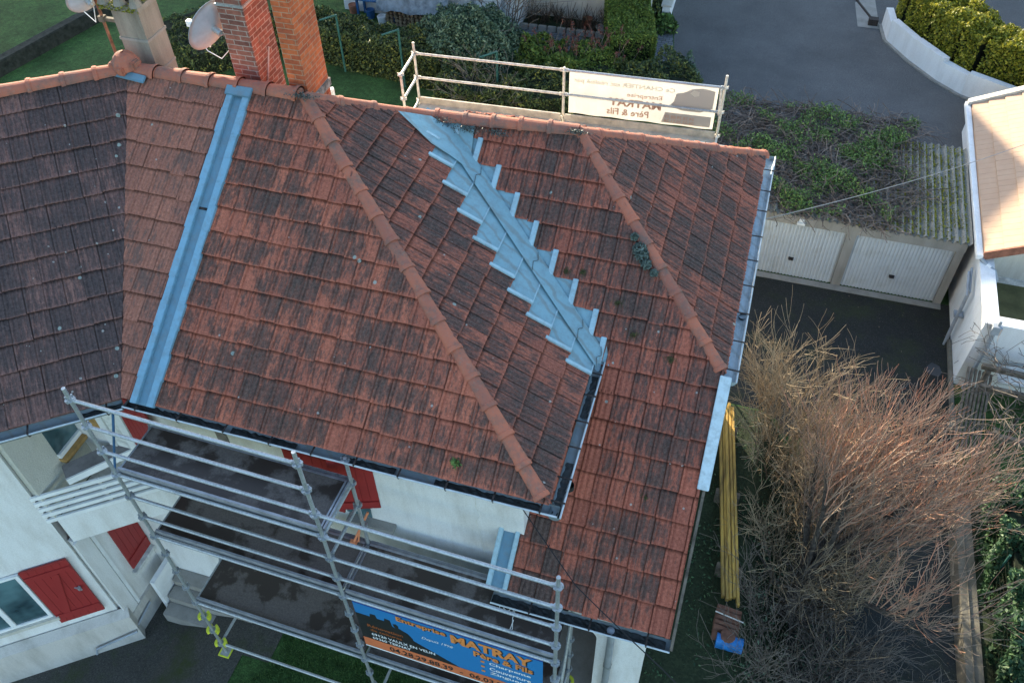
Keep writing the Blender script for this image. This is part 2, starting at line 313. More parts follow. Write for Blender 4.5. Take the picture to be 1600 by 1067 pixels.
# ------------------------------------------------------------------ mesh builder
class MB:
    def __init__(s): s.v = []; s.f = []; s.t = []
    def face(s, pts, t=None):
        i = len(s.v); s.v += [tuple(p) for p in pts]; s.f.append(tuple(range(i, i+len(pts)))); s.t.append(rnd() if t is None else t)
    def grid(s, rows, t=None, closed=False):
        i = len(s.v); n = len(rows[0])
        for r in rows: s.v += [tuple(p) for p in r]
        for a in range(len(rows)-1):
            for b in range(n if closed else n-1):
                c = (b+1) % n
                s.f.append((i+a*n+b, i+a*n+c, i+(a+1)*n+c, i+(a+1)*n+b)); s.t.append(rnd() if t is None else t)
    def prism(s, poly, off, t=None):
        poly = [V(p) for p in poly]; off = V(off); n = len(poly); i = len(s.v); t = rnd() if t is None else t
        s.v += [tuple(p) for p in poly]+[tuple(p+off) for p in poly]
        s.f.append(tuple(range(i+n-1, i-1, -1))); s.f.append(tuple(range(i+n, i+2*n)))
        for k in range(n):
            j = (k+1) % n; s.f.append((i+k, i+j, i+n+j, i+n+k))
        s.t += [t]*(n+2)
    def box(s, c, size, ax=None, t=None):
        c = V(c); X, Y, Z = ax or (V((1, 0, 0)), V((0, 1, 0)), V((0, 0, 1)))
        x, y, z = X*size[0]/2, Y*size[1]/2, Z*size[2]/2
        s.prism([c-x-y-z, c+x-y-z, c+x+y-z, c-x+y-z], z*2, t)
    def bx(s, x0, x1, y0, y1, z0, z1, t=None): s.box(((x0+x1)/2, (y0+y1)/2, (z0+z1)/2), (x1-x0, y1-y0, z1-z0), None, t)
    def beam(s, p, q, w, h, up=ZUP, t=None):
        p, q = V(p), V(q); d = (q-p); L = d.length; d.normalize(); sd = d.cross(V(up)).normalized(); u = sd.cross(d)
        s.box((p+q)/2, (L, w, h), (d, sd, u), t)
    def tube(s, p, q, r, r2=None, n=8, cap=True, t=None):
        s.path([p, q], [r, r if r2 is None else r2], n, cap, t)
    def path(s, pts, r, n=8, cap=True, t=None):
        pts = [V(p) for p in pts]; k = len(pts); rr = r if isinstance(r, (list, tuple)) else [r]*k; rows = []; t = rnd() if t is None else t
        ref = None
        for i in range(k):
            d = (pts[min(i+1, k-1)]-pts[max(i-1, 0)]); d = d.normalized() if d.length > 1e-9 else ZUP
            if ref is None: ref = d.orthogonal().normalized()
            x = ref-d*ref.dot(d); x = x.normalized() if x.length > 1e-6 else d.orthogonal().normalized(); ref = x; y = d.cross(x)
            rows.append([pts[i]+(x*math.cos(a)+y*math.sin(a))*rr[i] for a in (2*math.pi*j/n for j in range(n))])
        i0 = len(s.v); s.grid(rows, t, True)
        if cap and n > 3:
            s.f.append(tuple(range(i0+n-1, i0-1, -1))); s.f.append(tuple(range(i0+(k-1)*n, i0+k*n))); s.t += [t, t]
    def lathe(s, prof, c, ax=ZUP, n=16, t=None):
        c = V(c); ax = V(ax).normalized(); x = ax.orthogonal().normalized(); y = ax.cross(x)
        s.grid([[c+ax*h+(x*math.cos(2*math.pi*j/n)+y*math.sin(2*math.pi*j/n))*r for j in range(n)] for r, h in prof], t, True)
    def build(s, name, mat, parent=None, smooth=False, uv=False, bevel=0):
        me = bpy.data.meshes.new(name); off = V(parent.matrix_world.translation) if parent is not None else V()
        org = V(ROOTLOC.get(parent.name, (0, 0, 0))) if parent is not None else V()
        me.from_pydata([tuple(V(p)-org) for p in s.v], [], s.f); me.validate(verbose=False)
        o = bpy.data.objects.new(name, me); COL.objects.link(o); me.materials.append(mat)
        if len(me.polygons) == len(s.t):
            at_ = me.attributes.new('tid', 'FLOAT', 'FACE'); at_.data.foreach_set('value', s.t)
        if uv:
            l = me.uv_layers.new(name='metric'); 
            for p in me.polygons:
                n = p.normal; x = V((-n.y, n.x, 0)) if abs(n.z) < .95 else V((1, 0, 0)); x.normalize(); y = n.cross(x)
                for li in p.loop_indices:
                    c = me.vertices[me.loops[li].vertex_index].co; l.data[li].uv = (c.dot(x), c.dot(y))
        if smooth: me.shade_smooth() if hasattr(me, 'shade_smooth') else None
        if bevel:
            b = bmesh.new(); b.from_mesh(me); bmesh.ops.remove_doubles(b, verts=b.verts, dist=1e-5)
            bmesh.ops.bevel(b, geom=[e for e in b.edges if len(e.link_faces) == 2 and e.calc_face_angle(0) > .6], offset=bevel, segments=2, affect='EDGES', clamp_overlap=True)
            b.to_mesh(me); b.free()
        if parent is not None:
            o.parent = parent; ROOTLOC[o.name] = tuple(org)
        return o
ROOTLOC = {}
def build_each(mb, name, mat, parent, **kw):
    par = list(range(len(mb.v)))
    def fd(i):
        while par[i] != i: par[i] = par[par[i]]; i = par[i]
        return i
    for f in mb.f:
        a = fd(f[0])
        for j in f[1:]: par[fd(j)] = a
    isl = {}
    for f, t in zip(mb.f, mb.t): isl.setdefault(fd(f[0]), []).append((f, t))
    out = []
    for fs in isl.values():
        idx = sorted({i for f, _ in fs for i in f}); mp = {i: k for k, i in enumerate(idx)}; q = MB(); q.v = [mb.v[i] for i in idx]
        q.f = [tuple(mp[i] for i in f) for f, _ in fs]; q.t = [t for _, t in fs]; out.append(q.build(name, mat, parent, **kw))
    return out
def thing(name, label, cat, loc, group=None):
    o = bpy.data.objects.new(name, None); COL.objects.link(o); o.location = loc; o.empty_display_size = .3
    o['label'] = label; o['category'] = cat
    if group: o['group'] = group
    ROOTLOC[o.name] = tuple(loc); return o
def tag(o, label=None, cat=None, group=None, kind=None):
    for k, v in (('label', label), ('category', cat), ('group', group), ('kind', kind)):
        if v: o[k] = v
    return o

# ================================================================== TERRAIN
def sm(x, a, b):
    t = max(0, min(1, (x-a)/(b-a))); return t*t*(3-2*t)
LOW = -1.5
def hz(x, y):
    g = 0.
    if 12.9 < y < 22.2: f = sm(x, -1.2, -.95)
    elif y <= 12.9: f = sm(x, 1.35+.4*sm(y, 8, 4), 2.5)*(1 if y < 12.3 else 1) if y < 12.3 else max(sm(x, 1.35, 2.5), sm(x, -1.2, -.95)*sm(y, 12.3, 12.9))
    else: f = 0
    g = LOW*f
    if x < -6.5 and y < 8: g += -.42*sm(-x, 6.9, 8.2)*sm(-y, -7.5, -5)
    return g
def sheet(name, mat, pts_fn=None, xs=None, ys=None, kind='structure', lift=0.):
    b = MB(); b.grid([[(x, y, hz(x, y)+lift) for x in xs] for y in ys], .5)
    o = b.build(name, mat, smooth=False); o['kind'] = kind; return o
xs = [-400, -120, -60] + [-40+.5*i for i in range(0, 84)] + [-1.2+.1*i for i in range(1, 50)] + [4+.5*i for i in range(60)] + [60, 120, 400]
xs = sorted(set(round(x, 3) for x in xs)); ys = [-400, -60, -20] + [-8+.5*i for i in range(40)] + [12.25, 12.3, 12.5, 12.7, 12.85, 12.92] + [13+.5*i for i in range(18)] + [22.15, 22.25] + [22.5+.5*i for i in range(60)] + [70, 140, 400]
ys = sorted(set(round(y, 3) for y in ys))
sheet('ground', M['grass'], xs=xs, ys=ys)
def flat(name, mat, poly, z=.004, fall=False):
    b = MB(); P = [V((p[0], p[1], z)) for p in poly]; b.face(P, .5); o = b.build(name, mat); o['kind'] = 'structure'; return o
# street behind the garages, running off to the upper right
flat('street', M['asphalt'], [(-1.0, 22.26), (5.9, 22.26), (9.5, 22.0), (30, 15), (60, 40), (18, 47), (3.5, 60), (-9, 60), (-3.6, 29.9), (-2.95, 26.6), (-3.1, 25.4), (-2.2, 24.3)])
# sunken garage court and the lane leading to it
b = MB(); b.grid([[(x, y, LOW+.006) for x in (2.55, 3, 3.5, 4, 4.5, 5, 5.78)] for y in [2+.5*i for i in range(23)]], .5)
b.build('lane', M['lane'])['kind'] = 'structure'
b = MB(); b.grid([[(x, y, LOW+.010) for x in (-.9, 0, 1, 2, 3, 4, 5, 5.72)] for y in (13.0, 14, 15, 16, 17, 18.3)], .5)
b.build('garage_court', M['court'])['kind'] = 'structure'
flat('puddle', N('still_puddle').set(Roughness=.05, Metallic=0.).m, [tuple(at(x, y, LOW+.014))[:2] for x, y in ((1448, 572), (1456, 566), (1468, 572), (1472, 582), (1466, 589), (1452, 584), (1446, 579))], LOW+.014)
bpy.data.materials['still_puddle'].node_tree.nodes['Principled BSDF'].inputs['Base Color'].default_value = (.06, .065, .07, 1)
# rough planted ground below the bare tree
b = MB(); gx = [.06+.1*i for i in range(26)]; b.grid([[(x, y, hz(x, y)+.012) for x in gx] for y in [2+.5*i for i in range(21)]+[12.25]], .5)
b.build('side_garden_soil', M['soil'])['kind'] = 'structure'
# mossy concrete yard in front of the house on the left
b = MB()
for i in range(len(xs)-1):
    for j in range(len(ys)-1):
        x0, x1, y0, y1 = xs[i], xs[i+1], ys[j], ys[j+1]
        if x0 < -14 or y0 < -4 or y1 > 5.51: continue
        if x1 <= (-6.49 if y1 <= 4.6 else -5.99): b.face([(x, y, hz(x, y)+.012) for x, y in ((x0, y0), (x1, y0), (x1, y1), (x0, y1))], .5)
b.build('yard_pavement', M['yard'])['kind'] = 'structure'
# paver paths in the back garden
flat('paver_path', M['paver'], [(-3.9, 24.6), (-3.1, 25.35), (-2.98, 26.6), (-3.65, 29.9), (-9.0, 60), (-10, 60), (-4.5, 30.6), (-3.9, 27.4), (-4.2, 25.6), (-5.5, 25.3), (-5.4, 26.3), (-8.2, 27.0), (-16, 29), (-16, 27.8), (-8.4, 25.9), (-5.8, 25.0)], .008)

# ================================================================== HOUSE
ZE = 5.95
PH = math.radians(37.2); EA = V((-math.cos(PH), -math.sin(PH), 0)); NA = V((math.sin(PH), -math.cos(PH), 0))
B0 = V((-6.98, 5.22, ZE)); B1 = V((-8.45, 8.95, 8.28))
C1 = V((-1.38, 5.24, ZE)); P1 = V((-5.74, 8.95, 8.28)); tG = .72; C2 = V((-5.74+(tG/.534)*3.71, 12.66, 8.28-tG*3.71))
C3 = V((.28, 7.75, ZE)); P2 = V((-2.3, 10.19, 7.55)); C4 = V((.28, 12.66, ZE))
tC, tD, tE, tF = .628, .534, .656, .62
def zD(a): return ZE+tD*(-1.38-a)
def zE(bb): return ZE+tE*(bb-7.75)
def valley_b(a): return 7.75-.814*(a+1.38)
def valley_a(bb): return -1.38-(bb-7.75)/.814
house = thing('house', 'large house with worn red tile roofs, bare zinc valley and white rendered walls', 'house', (-4, 8, 0))

PROF = [(0, .0), (.028, .012), (.05, .017), (.15, .017), (.178, .003), (.215, -.002), (.30, .006), (.38, .010), (.46, .003), (.56, -.001), (.66, .008), (.74, .011), (.84, .002), (.93, -.003), (1.0, -.001)]
PROF_DARK = [(0, .002), (.03, .012), (.12, .014), (.16, .002), (.28, .002), (.33, .013), (.43, .013), (.48, .002), (.60, .002), (.65, .013), (.74, .013), (.79, .002), (.93, .002), (1.0, .002)]
def slope(name, mat, O, du, dv, u0, u1, nrows, exp, w, clips, lim=None, prof=PROF, thick=.020, parent=house, seed=0, underlay=True, special=None):
    """rows of individual interlocking tiles laid on one roof plane; clips are (point, normal) vertical cutting planes, normal points to the side removed"""
    R = random.Random(seed); O, du, dv = V(O), V(du).normalized(), V(dv).normalized(); nn = du.cross(dv)
    bm = bmesh.new(); uvt = bm.loops.layers.uv.new('tile'); uvs = bm.loops.layers.uv.new('slope'); l1 = bm.faces.layers.float.new('tid'); l2 = bm.faces.layers.float.new('tid2')
    def P(u, v, h): return O+du*u+dv*v+nn*h
    def quad(pts, tu, t1, t2):
        if (pts[0]-pts[1]).length < 1e-6 or (pts[2]-pts[1]).length < 1e-6: return
        f = bm.faces.new([bm.verts.new(p) for p in pts]); f[l1] = t1; f[l2] = t2
        for lp, p, q in zip(f.loops, pts, tu):
            lp[uvt].uv = q; r = p-O; lp[uvs].uv = (r.dot(du)+seed*3.7, r.dot(dv))
    for r in range(nrows):
        a, bb = (lim(r) if lim else (u0, u1))
        v0 = r*exp; k0 = int((a-u0)/w)-1; k1 = int((bb-u0)/w)+1
        sag = R.uniform(-.004, .004)
        for k in range(k0, k1+1):
            us = u0+k*w+R.uniform(-.003, .003)+(.0 if r % 2 == 0 else .012); t1 = R.random(); t2 = R.random()
            if special: t2 = special(us, r, t2)
            dz = R.uniform(-.004, .006)+sag; dvv = R.uniform(-.010, .010)-(.02 if R.random() < .03 else 0); tilt = R.uniform(-.008, .008)
            pr = []
            for (x, h) in prof:
                uu = us+x*(w-.004); uu = max(a, min(bb, uu)); pr.append((uu, h+dz+tilt*(x-.5), x))
            vb, vt = v0+dvv, v0+exp+.03
            for (ua, ha, xa), (ub, hb, xb) in zip(pr[:-1], pr[1:]):
                if ub-ua < 1e-5: continue
                quad([P(ua, vb, ha+thick), P(ub, vb, hb+thick), P(ub, vt, hb+.0), P(ua, vt, ha+.0)], [(xa, 0), (xb, 0), (xb, 1), (xa, 1)], t1, t2)
                quad([P(ua, vb+.004, ha-.018), P(ub, vb+.004, hb-.018), P(ub, vb, hb+thick), P(ua, vb, ha+thick)], [(xa, .02), (xb, .02), (xb, 0), (xa, 0)], t1, 0)
            # left side face of the raised rib
            (ua, ha, xa) = pr[0]
            quad([P(ua, vb, ha+thick), P(ua, vt, ha), P(ua, vt, ha-.012), P(ua, vb, ha+thick-.012)], [(0, 0), (0, 1), (0, 1), (0, 0)], t1, t2)
    if underlay:
        Lv = nrows*exp; rows_lim = [lim(r) if lim else (u0, u1) for r in range(nrows)]
        ua = min(x[0] for x in rows_lim); ub = max(x[1] for x in rows_lim)
        for r in range(nrows):
            a, bb = rows_lim[r]
            if bb-a > .02: quad([P(a, r*exp, -.022), P(bb, r*exp, -.022), P(bb, r*exp+exp, -.022), P(a, r*exp+exp, -.022)], [(.02, 0)]*4, .1, 1.)
    for (p, n) in clips:
        bmesh.ops.bisect_plane(bm, geom=bm.verts[:]+bm.edges[:]+bm.faces[:], plane_co=V(p), plane_no=V(n), clear_outer=True, clear_inner=False)
    me = bpy.data.meshes.new(name)
    org = V(ROOTLOC[parent.name]); bmesh.ops.translate(bm, verts=bm.verts[:], vec=-org); bm.to_mesh(me); bm.free()
    o = bpy.data.objects.new(name, me); COL.objects.link(o); me.materials.append(mat); o.parent = parent; ROOTLOC[o.name] = tuple(org)
    return o
def vplane(p, q, away_from):
    """vertical plane through p,q; normal points away from the kept point"""
    p, q = V(p), V(q); n = (q-p).cross(ZUP).normalized()
    if (V(away_from)-p).dot(n) > 0: n = -n
    return (p, n)
def dvec(h, t): h = V(h).normalized(); return (h+ZUP*t).normalized()
LC = 4.38
hipCD = vplane(C1, P1, (-5, 6, 6)); bend = (B0, B1)
eC = LC/13
wt = .212
# left wing, bend panel, main front slope
dA = dvec(-NA, .599)
LA = math.hypot(3.89, 2.33)
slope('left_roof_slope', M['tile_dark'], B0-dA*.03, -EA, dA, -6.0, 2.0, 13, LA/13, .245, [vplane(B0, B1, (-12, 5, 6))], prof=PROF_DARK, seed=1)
slope('bend_roof_slope', M['tile_pink'], V((0, 5.24, ZE))-dvec((0, 1, 0), tC)*.03, (1, 0, 0), dvec((0, 1, 0), tC), -9.0, -6.8, 13, eC, wt, [vplane(B0, B1, (-5, 6, 6))], lim=lambda r: (-9., -6.80), prof=PROF_DARK, seed=2)
slope('front_roof_slope', M['tile_red'], V((0, 5.24, ZE))-dvec((0, 1, 0), tC)*.03, (1, 0, 0), dvec((0, 1, 0), tC), -6.49, -1.2, 13, eC, wt, [hipCD], seed=3)
# east slope of the main roof, its upper edge of tiles stops at the stepped zinc valley
dD = dvec((-1, 0, 0), tD); LD = math.hypot(P1.x+1.38, P1.z-ZE); nD_ = 14; eD = LD/nD_; hD = eD*abs(dD.x)
def backhip_b(a): return C2.y+(P1.y-C2.y)*(C2.x-a)/(C2.x-P1.x)
def d_edge(r):
    a = -1.38-(r+.5)*hD; wz = .62+.28*math.sin(min(1, max(0, (-1.4-a)/2.9))*math.pi)
    return min(valley_b(a)-wz, backhip_b(a)+.2)
hipD = vplane(C1, P1, (-1.4, 9, 6)); backD = vplane(C2, P1, (-1.4, 9, 6))
slope('east_roof_slope', M['tile_east'], V((-1.38, 0, ZE))-dD*.03, (0, 1, 0), dD, 5.0, 12, nD_, eD, wt, [hipD, backD], lim=lambda r: (5., d_edge(r)), prof=PROF_DARK, seed=4)
# wing front slope (catslide) and wing east slope
dE = dvec((0, 1, 0), tE); yE0 = 4.95; LE = math.hypot(P2.y-yE0, P2.z-zE(yE0)); nE_ = 18; eE = LE/nE_; hE = eE*dE.y
def e_edge(r):
    bb = yE0+(r+.5)*hE
    if bb < 5.78: return -1.80
    if bb < 7.25: return -1.74
    return valley_a(bb)+.22 if bb > 7.72 else -1.29
hipE = vplane(C3, P2, (-1, 8, 6))
def wing_special(u_, r, t): return -2.2 if (u_ < -1.15 and 3 <= r <= 8) else (2.4 if (r < 4 and -1.75 < u_ < -1.35 and (r*7+int(u_*10)) % 3) else (-1.0 if u_ > -.0 and r < 6 else t))
slope('wing_roof_slope', M['tile_wing'], V((0, yE0, zE(yE0)))-dE*.03, (1, 0, 0), dE, -5.02, .3, nE_, eE, .2105, [hipE], lim=lambda r: (e_edge(r), .30), seed=5, special=wing_special)
b5 = slope('wing_new_tile_strip', M['tile_new'], V((0, yE0, zE(yE0)))-dE*.03+dE.cross(V((-1, 0, 0)))*.004, (1, 0, 0), dE, -1.36, -1.10, 8, eE, .13, [], lim=lambda r: ((-1.36, -1.10) if 3 <= r else (0, 0)), seed=6, underlay=False) if False else None
dF = dvec((-1, 0, 0), tF); LF = math.hypot(P2.x-.28, P2.z-ZE); nF_ = 9; eF = LF/nF_
slope('wing_east_roof_slope', M['tile_east'], V((.28, 0, ZE))-dF*.03, (0, 1, 0), dF, 7.6, 12.8, nF_, eF, wt, [vplane(C3, P2, (.2, 10, 6)), vplane(C4, P2, (.2, 10, 6))], prof=PROF_DARK, seed=7)
# back slopes
dG = dvec((0, -1, 0), tG)
slope('back_roof_slope', M['tile_red'], V((0, 12.66, C2.z))-dG*.03, (-1, 0, 0), dG, .3, 16, 13, 3.71*math.sqrt(1+tG*tG)/13, .3, [vplane(C2, P1, (-8, 12, 6)), vplane(B1, B1+V((-1.47, 3.73, 0))*1, (-5, 12, 6))], seed=8)
dH = dvec((0, -1, 0), 1.6/(12.66-10.19)); LH = math.hypot(2.47, 1.6)
slope('back_roof_slope', M['tile_wing'], V((0, 12.66, ZE))-dH*.03, (-1, 0, 0), dH, -.28, 5.5, 9, LH/9, .3, [vplane(C4, P2, (-3, 12, 6)), vplane(C2, P1, (0, 11, 6))], seed=9)
dA2 = dvec(NA, .72); A2 = B1-NA*3.89; A2.z = 8.28-.72*3.89
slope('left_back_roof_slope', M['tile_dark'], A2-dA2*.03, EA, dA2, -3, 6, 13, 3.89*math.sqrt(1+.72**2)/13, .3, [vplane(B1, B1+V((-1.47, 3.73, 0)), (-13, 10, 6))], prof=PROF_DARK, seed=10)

# ridge and hip caps: overlapping half round tiles
def caps(name, p, q, L=.40, r=.115, mat=None, sink=.035, flip=False):
    p, q = V(p), V(q); d = (q-p); tot = d.length; d.normalize(); n = max(1, round(tot/L)); L = tot/n
    sd = d.cross(ZUP).normalized(); up = sd.cross(d); bld = MB()
    for i in range(n):
        t = rnd(); j = V((U(-.008, .008), U(-.008, .008), U(-.006, .006)))
        s0, s1 = i*L-.035, (i+1)*L
        prof = [(s0, r*1.13), (s0+.012, r*1.17), (s0+.055, r*1.15), (s0+.065, r*1.02), (s0+.2, r*.97), (s1, r*.90)]
        rows = []
        for s_, rr in prof:
            rows.append([p+j+d*s_+(sd*math.cos(a)*1.05+up*(math.sin(a)*.86))*rr-up*sink for a in [math.pi*k/10 for k in range(11)]])
        i0 = len(bld.f); bld.grid(rows, t)
        bld.face(rows[0][::-1], t*.3)
        rim = [[x+(x-(p+j+d*s0-up*sink))*-.17 for x in rows[0]], rows[0]]; bld.grid(rim, t)
    return bld.build(name, mat or M['ridge'], house)
caps('ridge_cap', B1+EA*6, B1, .43, .12, flip=True)
caps('ridge_cap', P1+V((-.12, 0, 0)), B1, .40, .12)
caps('hip_cap', C1+V((-.06, .05, .04)), P1, .41, .088)
PM = V((-4.33, 10.03, 7.53))
caps('ridge_cap', PM, P1, .43, .09)
caps('ridge_cap', PM, P2, .43, .115)
caps('hip_cap', C3+V((-.04, .04, .03)), P2, .40, .084)
caps('hip_cap', C4, P2, .40, .09)
# decorated junction tile at the bend and cement where caps meet
jb = MB()
pc = B1+V((0, -.02, .06))
jb.lathe([(.02, .17), (.10, .15), (.15, .10), (.19, .03), (.20, -.04)], pc, V((0, 0, 1)), 12)
jb.box(pc+V((.03, -.16, -.02)), (.12, .10, .13), None, .3); jb.box(pc+V((-.13, -.1, .0)), (.10, .12, .12), None, .5); jb.box(pc+V((.15, -.02, .02)), (.12, .16, .12), None, .7)
jb.build('finial_cap', M['ridge'], house, bevel=.02)
for p, s in ((P1+V((.03, -.12, .05)), .10), (P2+V((0, -.12, .04)), .07), (PM+V((.02, -.12, .03)), .15), (PM+V((.5, -.16, -.03)), .12), (PM+V((.95, -.15, -.03)), .08)):
    fb = MB()
    for i in range(300):
        q_ = p+V((random.gauss(0, s), random.gauss(0, s*.35), random.gauss(0, .02))); n_ = V((U(-1, 1), U(-1, 1), U(.2, 1))).normalized(); x_ = n_.orthogonal().normalized()*.010; y_ = n_.cross(x_); fb.face([q_-x_, q_-y_, q_+x_, q_+y_])
    fb.build('lichen_clump', M['sedum_dark'], house)['kind'] = 'stuff'
# zinc: straight joint on the front slope
def onC(a, bb, h=0.): return V((a, bb, ZE+tC*(bb-5.24)))+V((0, -tC, 1)).normalized()*h
def onD(a, bb, h=0.): return V((a, bb, zD(a)))+V((tD, 0, 1)).normalized()*h
def onE(a, bb, h=0.): return V((a, bb, zE(bb)))+V((0, -tE, 1)).normalized()*h
zb = MB(); zb.prism([onC(-6.72, 5.19, .012), onC(-6.57, 5.19, .012), onC(-6.57, 8.86, .012), onC(-6.72, 8.86, .012)], onC(0, 0, .006)-onC(0, 0), .5)
zs = zb.build('zinc_joint', M['zinc_blue'], house)
zb = MB()
for k in range(13):
    y0, y1 = 5.19+k*.2855, 5.19+(k+1)*.2855+.01; wv = .012*(k % 2)
    for x0, x1 in ((-6.815-wv, -6.72), (-6.575, -6.475+wv)):
        zb.prism([onC(x0, y0, .004), onC(x1, y0, .004), onC(x1, y1, .0), onC(x0, y1, .0)], onC(0, 0, .062)-onC(0, 0), .5)
zb.build('zinc_fold', M['zinc_mid'], zs, bevel=.006)
zb = MB(); zb.prism([onC(-6.72, 7.42, .020), onC(-6.57, 7.42, .020), onC(-6.57, 7.45, .020), onC(-6.72, 7.45, .020)], onC(0, 0, .004)-onC(0, 0), .5); zb.build('zinc_lap', M['iron'], zs)
zb = MB(); zb.prism([onC(-6.84, 8.78, .055), onC(-6.45, 8.78, .055), onC(-6.45, 8.90, .055), onC(-6.84, 8.90, .055)], onC(0, 0, .03)-onC(0, 0), .5)
zb.prism([B1+V((-.28, -.20, -.05)), B1+V((.38, -.24, -.08)), B1+V((.38, -.14, -.03)), B1+V((-.25, -.1, 0))], (0, 0, .03), .5); build_each(zb, 'zinc_lap', M['zinc_blue'], zs, bevel=.01)
# zinc: stepped valley between main east slope and wing front slope
zv = MB(); ze = MB(); zl = MB()
nDv = V((tD, 0, 1)).normalized(); nEv = V((0, -tE, 1)).normalized()
r0 = 0
for r in range(nD_):
    a0, a1 = -1.38-r*hD, -1.38-(r+1)*hD
    if a0 > -4.95 and valley_b(a1) < 10.9:
        be = d_edge(r)
        if be > backhip_b(a1)-.02: continue
        j = U(-.012, .012)
        v0_, v1_ = min(valley_b(a0), 10.05), min(valley_b(a1), 10.05)
        if v0_ - be < .05: continue
        zv.prism([onD(a0+.02, be+.01, .030+j*.2), onD(a0+.02, v0_, .016), onD(a1, v1_, .004), onD(a1, be+.01, .006)], nDv*.004, .5)
        ze.prism([onD(a0+.025, be-.02, .034), onD(a0+.025, be+.035, .034), onD(a1, be+.035, .012), onD(a1, be-.02, .012)], nDv*.034, .5)
        ze.prism([onD(a0+.03, be-.02, .022), onD(a0+.03, v0_-.15, .02), onD(a0+.012, v0_-.15, .02), onD(a0+.012, be-.02, .022)], nDv*.018, .5)
for r in range(nE_):
    b0_, b1_ = yE0+r*hE, yE0+(r+1)*hE
    if b0_ < 7.2 or b0_ > 10.0: continue
    ae = e_edge(r)
    b1_ = min(b1_, 10.10)
    va0, va1 = valley_a(max(b0_, 7.55)), valley_a(b1_)
    if b0_ < 7.5: va0 = va1 = -1.42
    zv.prism([onE(va0-.0, b0_-.02, .016), onE(ae-.01, b0_-.02, .03), onE(ae-.01, b1_, .006), onE(va1, b1_, .004)], nEv*.004, .5)
    ze.prism([onE(ae-.055, b0_-.025, .036), onE(ae+.02, b0_-.025, .036), onE(ae+.02, b1_-.01, .012), onE(ae-.055, b1_-.01, .012)], nEv*.034, .5)
zvo = zv.build('zinc_valley', M['zinc'], house)
build_each(ze, 'zinc_fold', M['zinc_edge'], zvo, bevel=.006)
# the central trough of the valley: long flat sheets with soldered laps
ct = MB(); vdir = (V((-4.35, valley_b(-4.35), zD(-4.35)))-V((-1.38, 7.75, ZE))).normalized()
segs = [(-1.30, -1.62), (-1.62, -2.42), (-2.42, -3.5), (-3.5, -4.12)]
def vz_(a): return V((a, valley_b(a), zD(a)))
for (a0, a1) in segs:
    p, q = vz_(a0), vz_(a1); sD = V((0, -1, 0)); sE = V((1, 0, 0))
    h = ZUP*.062
    ct.prism([p+sD*.33+h*.8+nDv*.004, p+h*1.0, q+h*1.0, q+sD*.33+h*.8+nDv*.004], nDv*.004, .5)
    ct.prism([p+h, p+sE*.025+h*.6, q+sE*.025+h*.6, q+h], nEv*.004, .5)
    c = p.lerp(q, .5)
    for t_ in (0,):
        zl.path([p+sD*.33+h*1.15, p+sD*.2+h*1.2+vdir*.04, p+sD*.1+h*1.25+vdir*-.03, p+h*1.3+vdir*.02], .004, 4)
# wide apron at the top of the valley
def pD(x, y, h=.05): return onp(x, y, (-1.38, 0, ZE), (tD, 0, 1))+nDv*h
def pE(x, y, h=.05): return onp(x, y, (.28, 7.75, ZE), (0, -tE, 1))+nEv*h
ct.prism([pD(620, 178), pD(640, 197), pD(672, 228), pD(700, 246), pD(722, 262), pD(700, 205), pD(672, 186)], nDv*.006, .5)
ct.prism([pE(672, 186), pE(700, 205), pE(722, 262), pE(738, 240), pE(743, 197), pE(705, 190)], nEv*.006, .5)
ct.build('valley_trough', M['zinc'], zvo); build_each(zl, 'solder_seam', M['iron'], zvo)
# zinc strip where the catslide meets the main wall
st = MB(); st.prism([onE(-2.02, 4.93, .0), onE(-1.86, 4.93, .0), onE(-1.86, 5.62, .0), onE(-2.02, 5.62, .0)], nEv*.008, .5)
so_ = st.build('zinc_soaker', M['zinc_blue'], house)
st = MB()
for x0, x1 in ((-2.085, -2.02), (-1.86, -1.80)):
    st.prism([onE(x0, 4.92, .0), onE(x1, 4.92, .0), onE(x1, 5.62, .0), onE(x0, 5.62, .0)], nEv*.055, .5)
build_each(st, 'zinc_fold', M['zinc_edge'], so_, bevel=.008)
# verge strip on the right of the catslide, then a bare board
st = MB(); st.prism([onE(.25, 6.47, .03), onE(.40, 6.47, .0), onE(.40, 7.70, .0), onE(.25, 7.70, .03)], nEv*.03, .5); st.build('verge_flashing', M['zinc_pale'], house, bevel=.008)
st = MB(); st.beam(onE(.345, 4.80, -.10), onE(.345, 7.62, -.10), .035, .17, nEv); st.build('bargeboard', M['timber'], house)

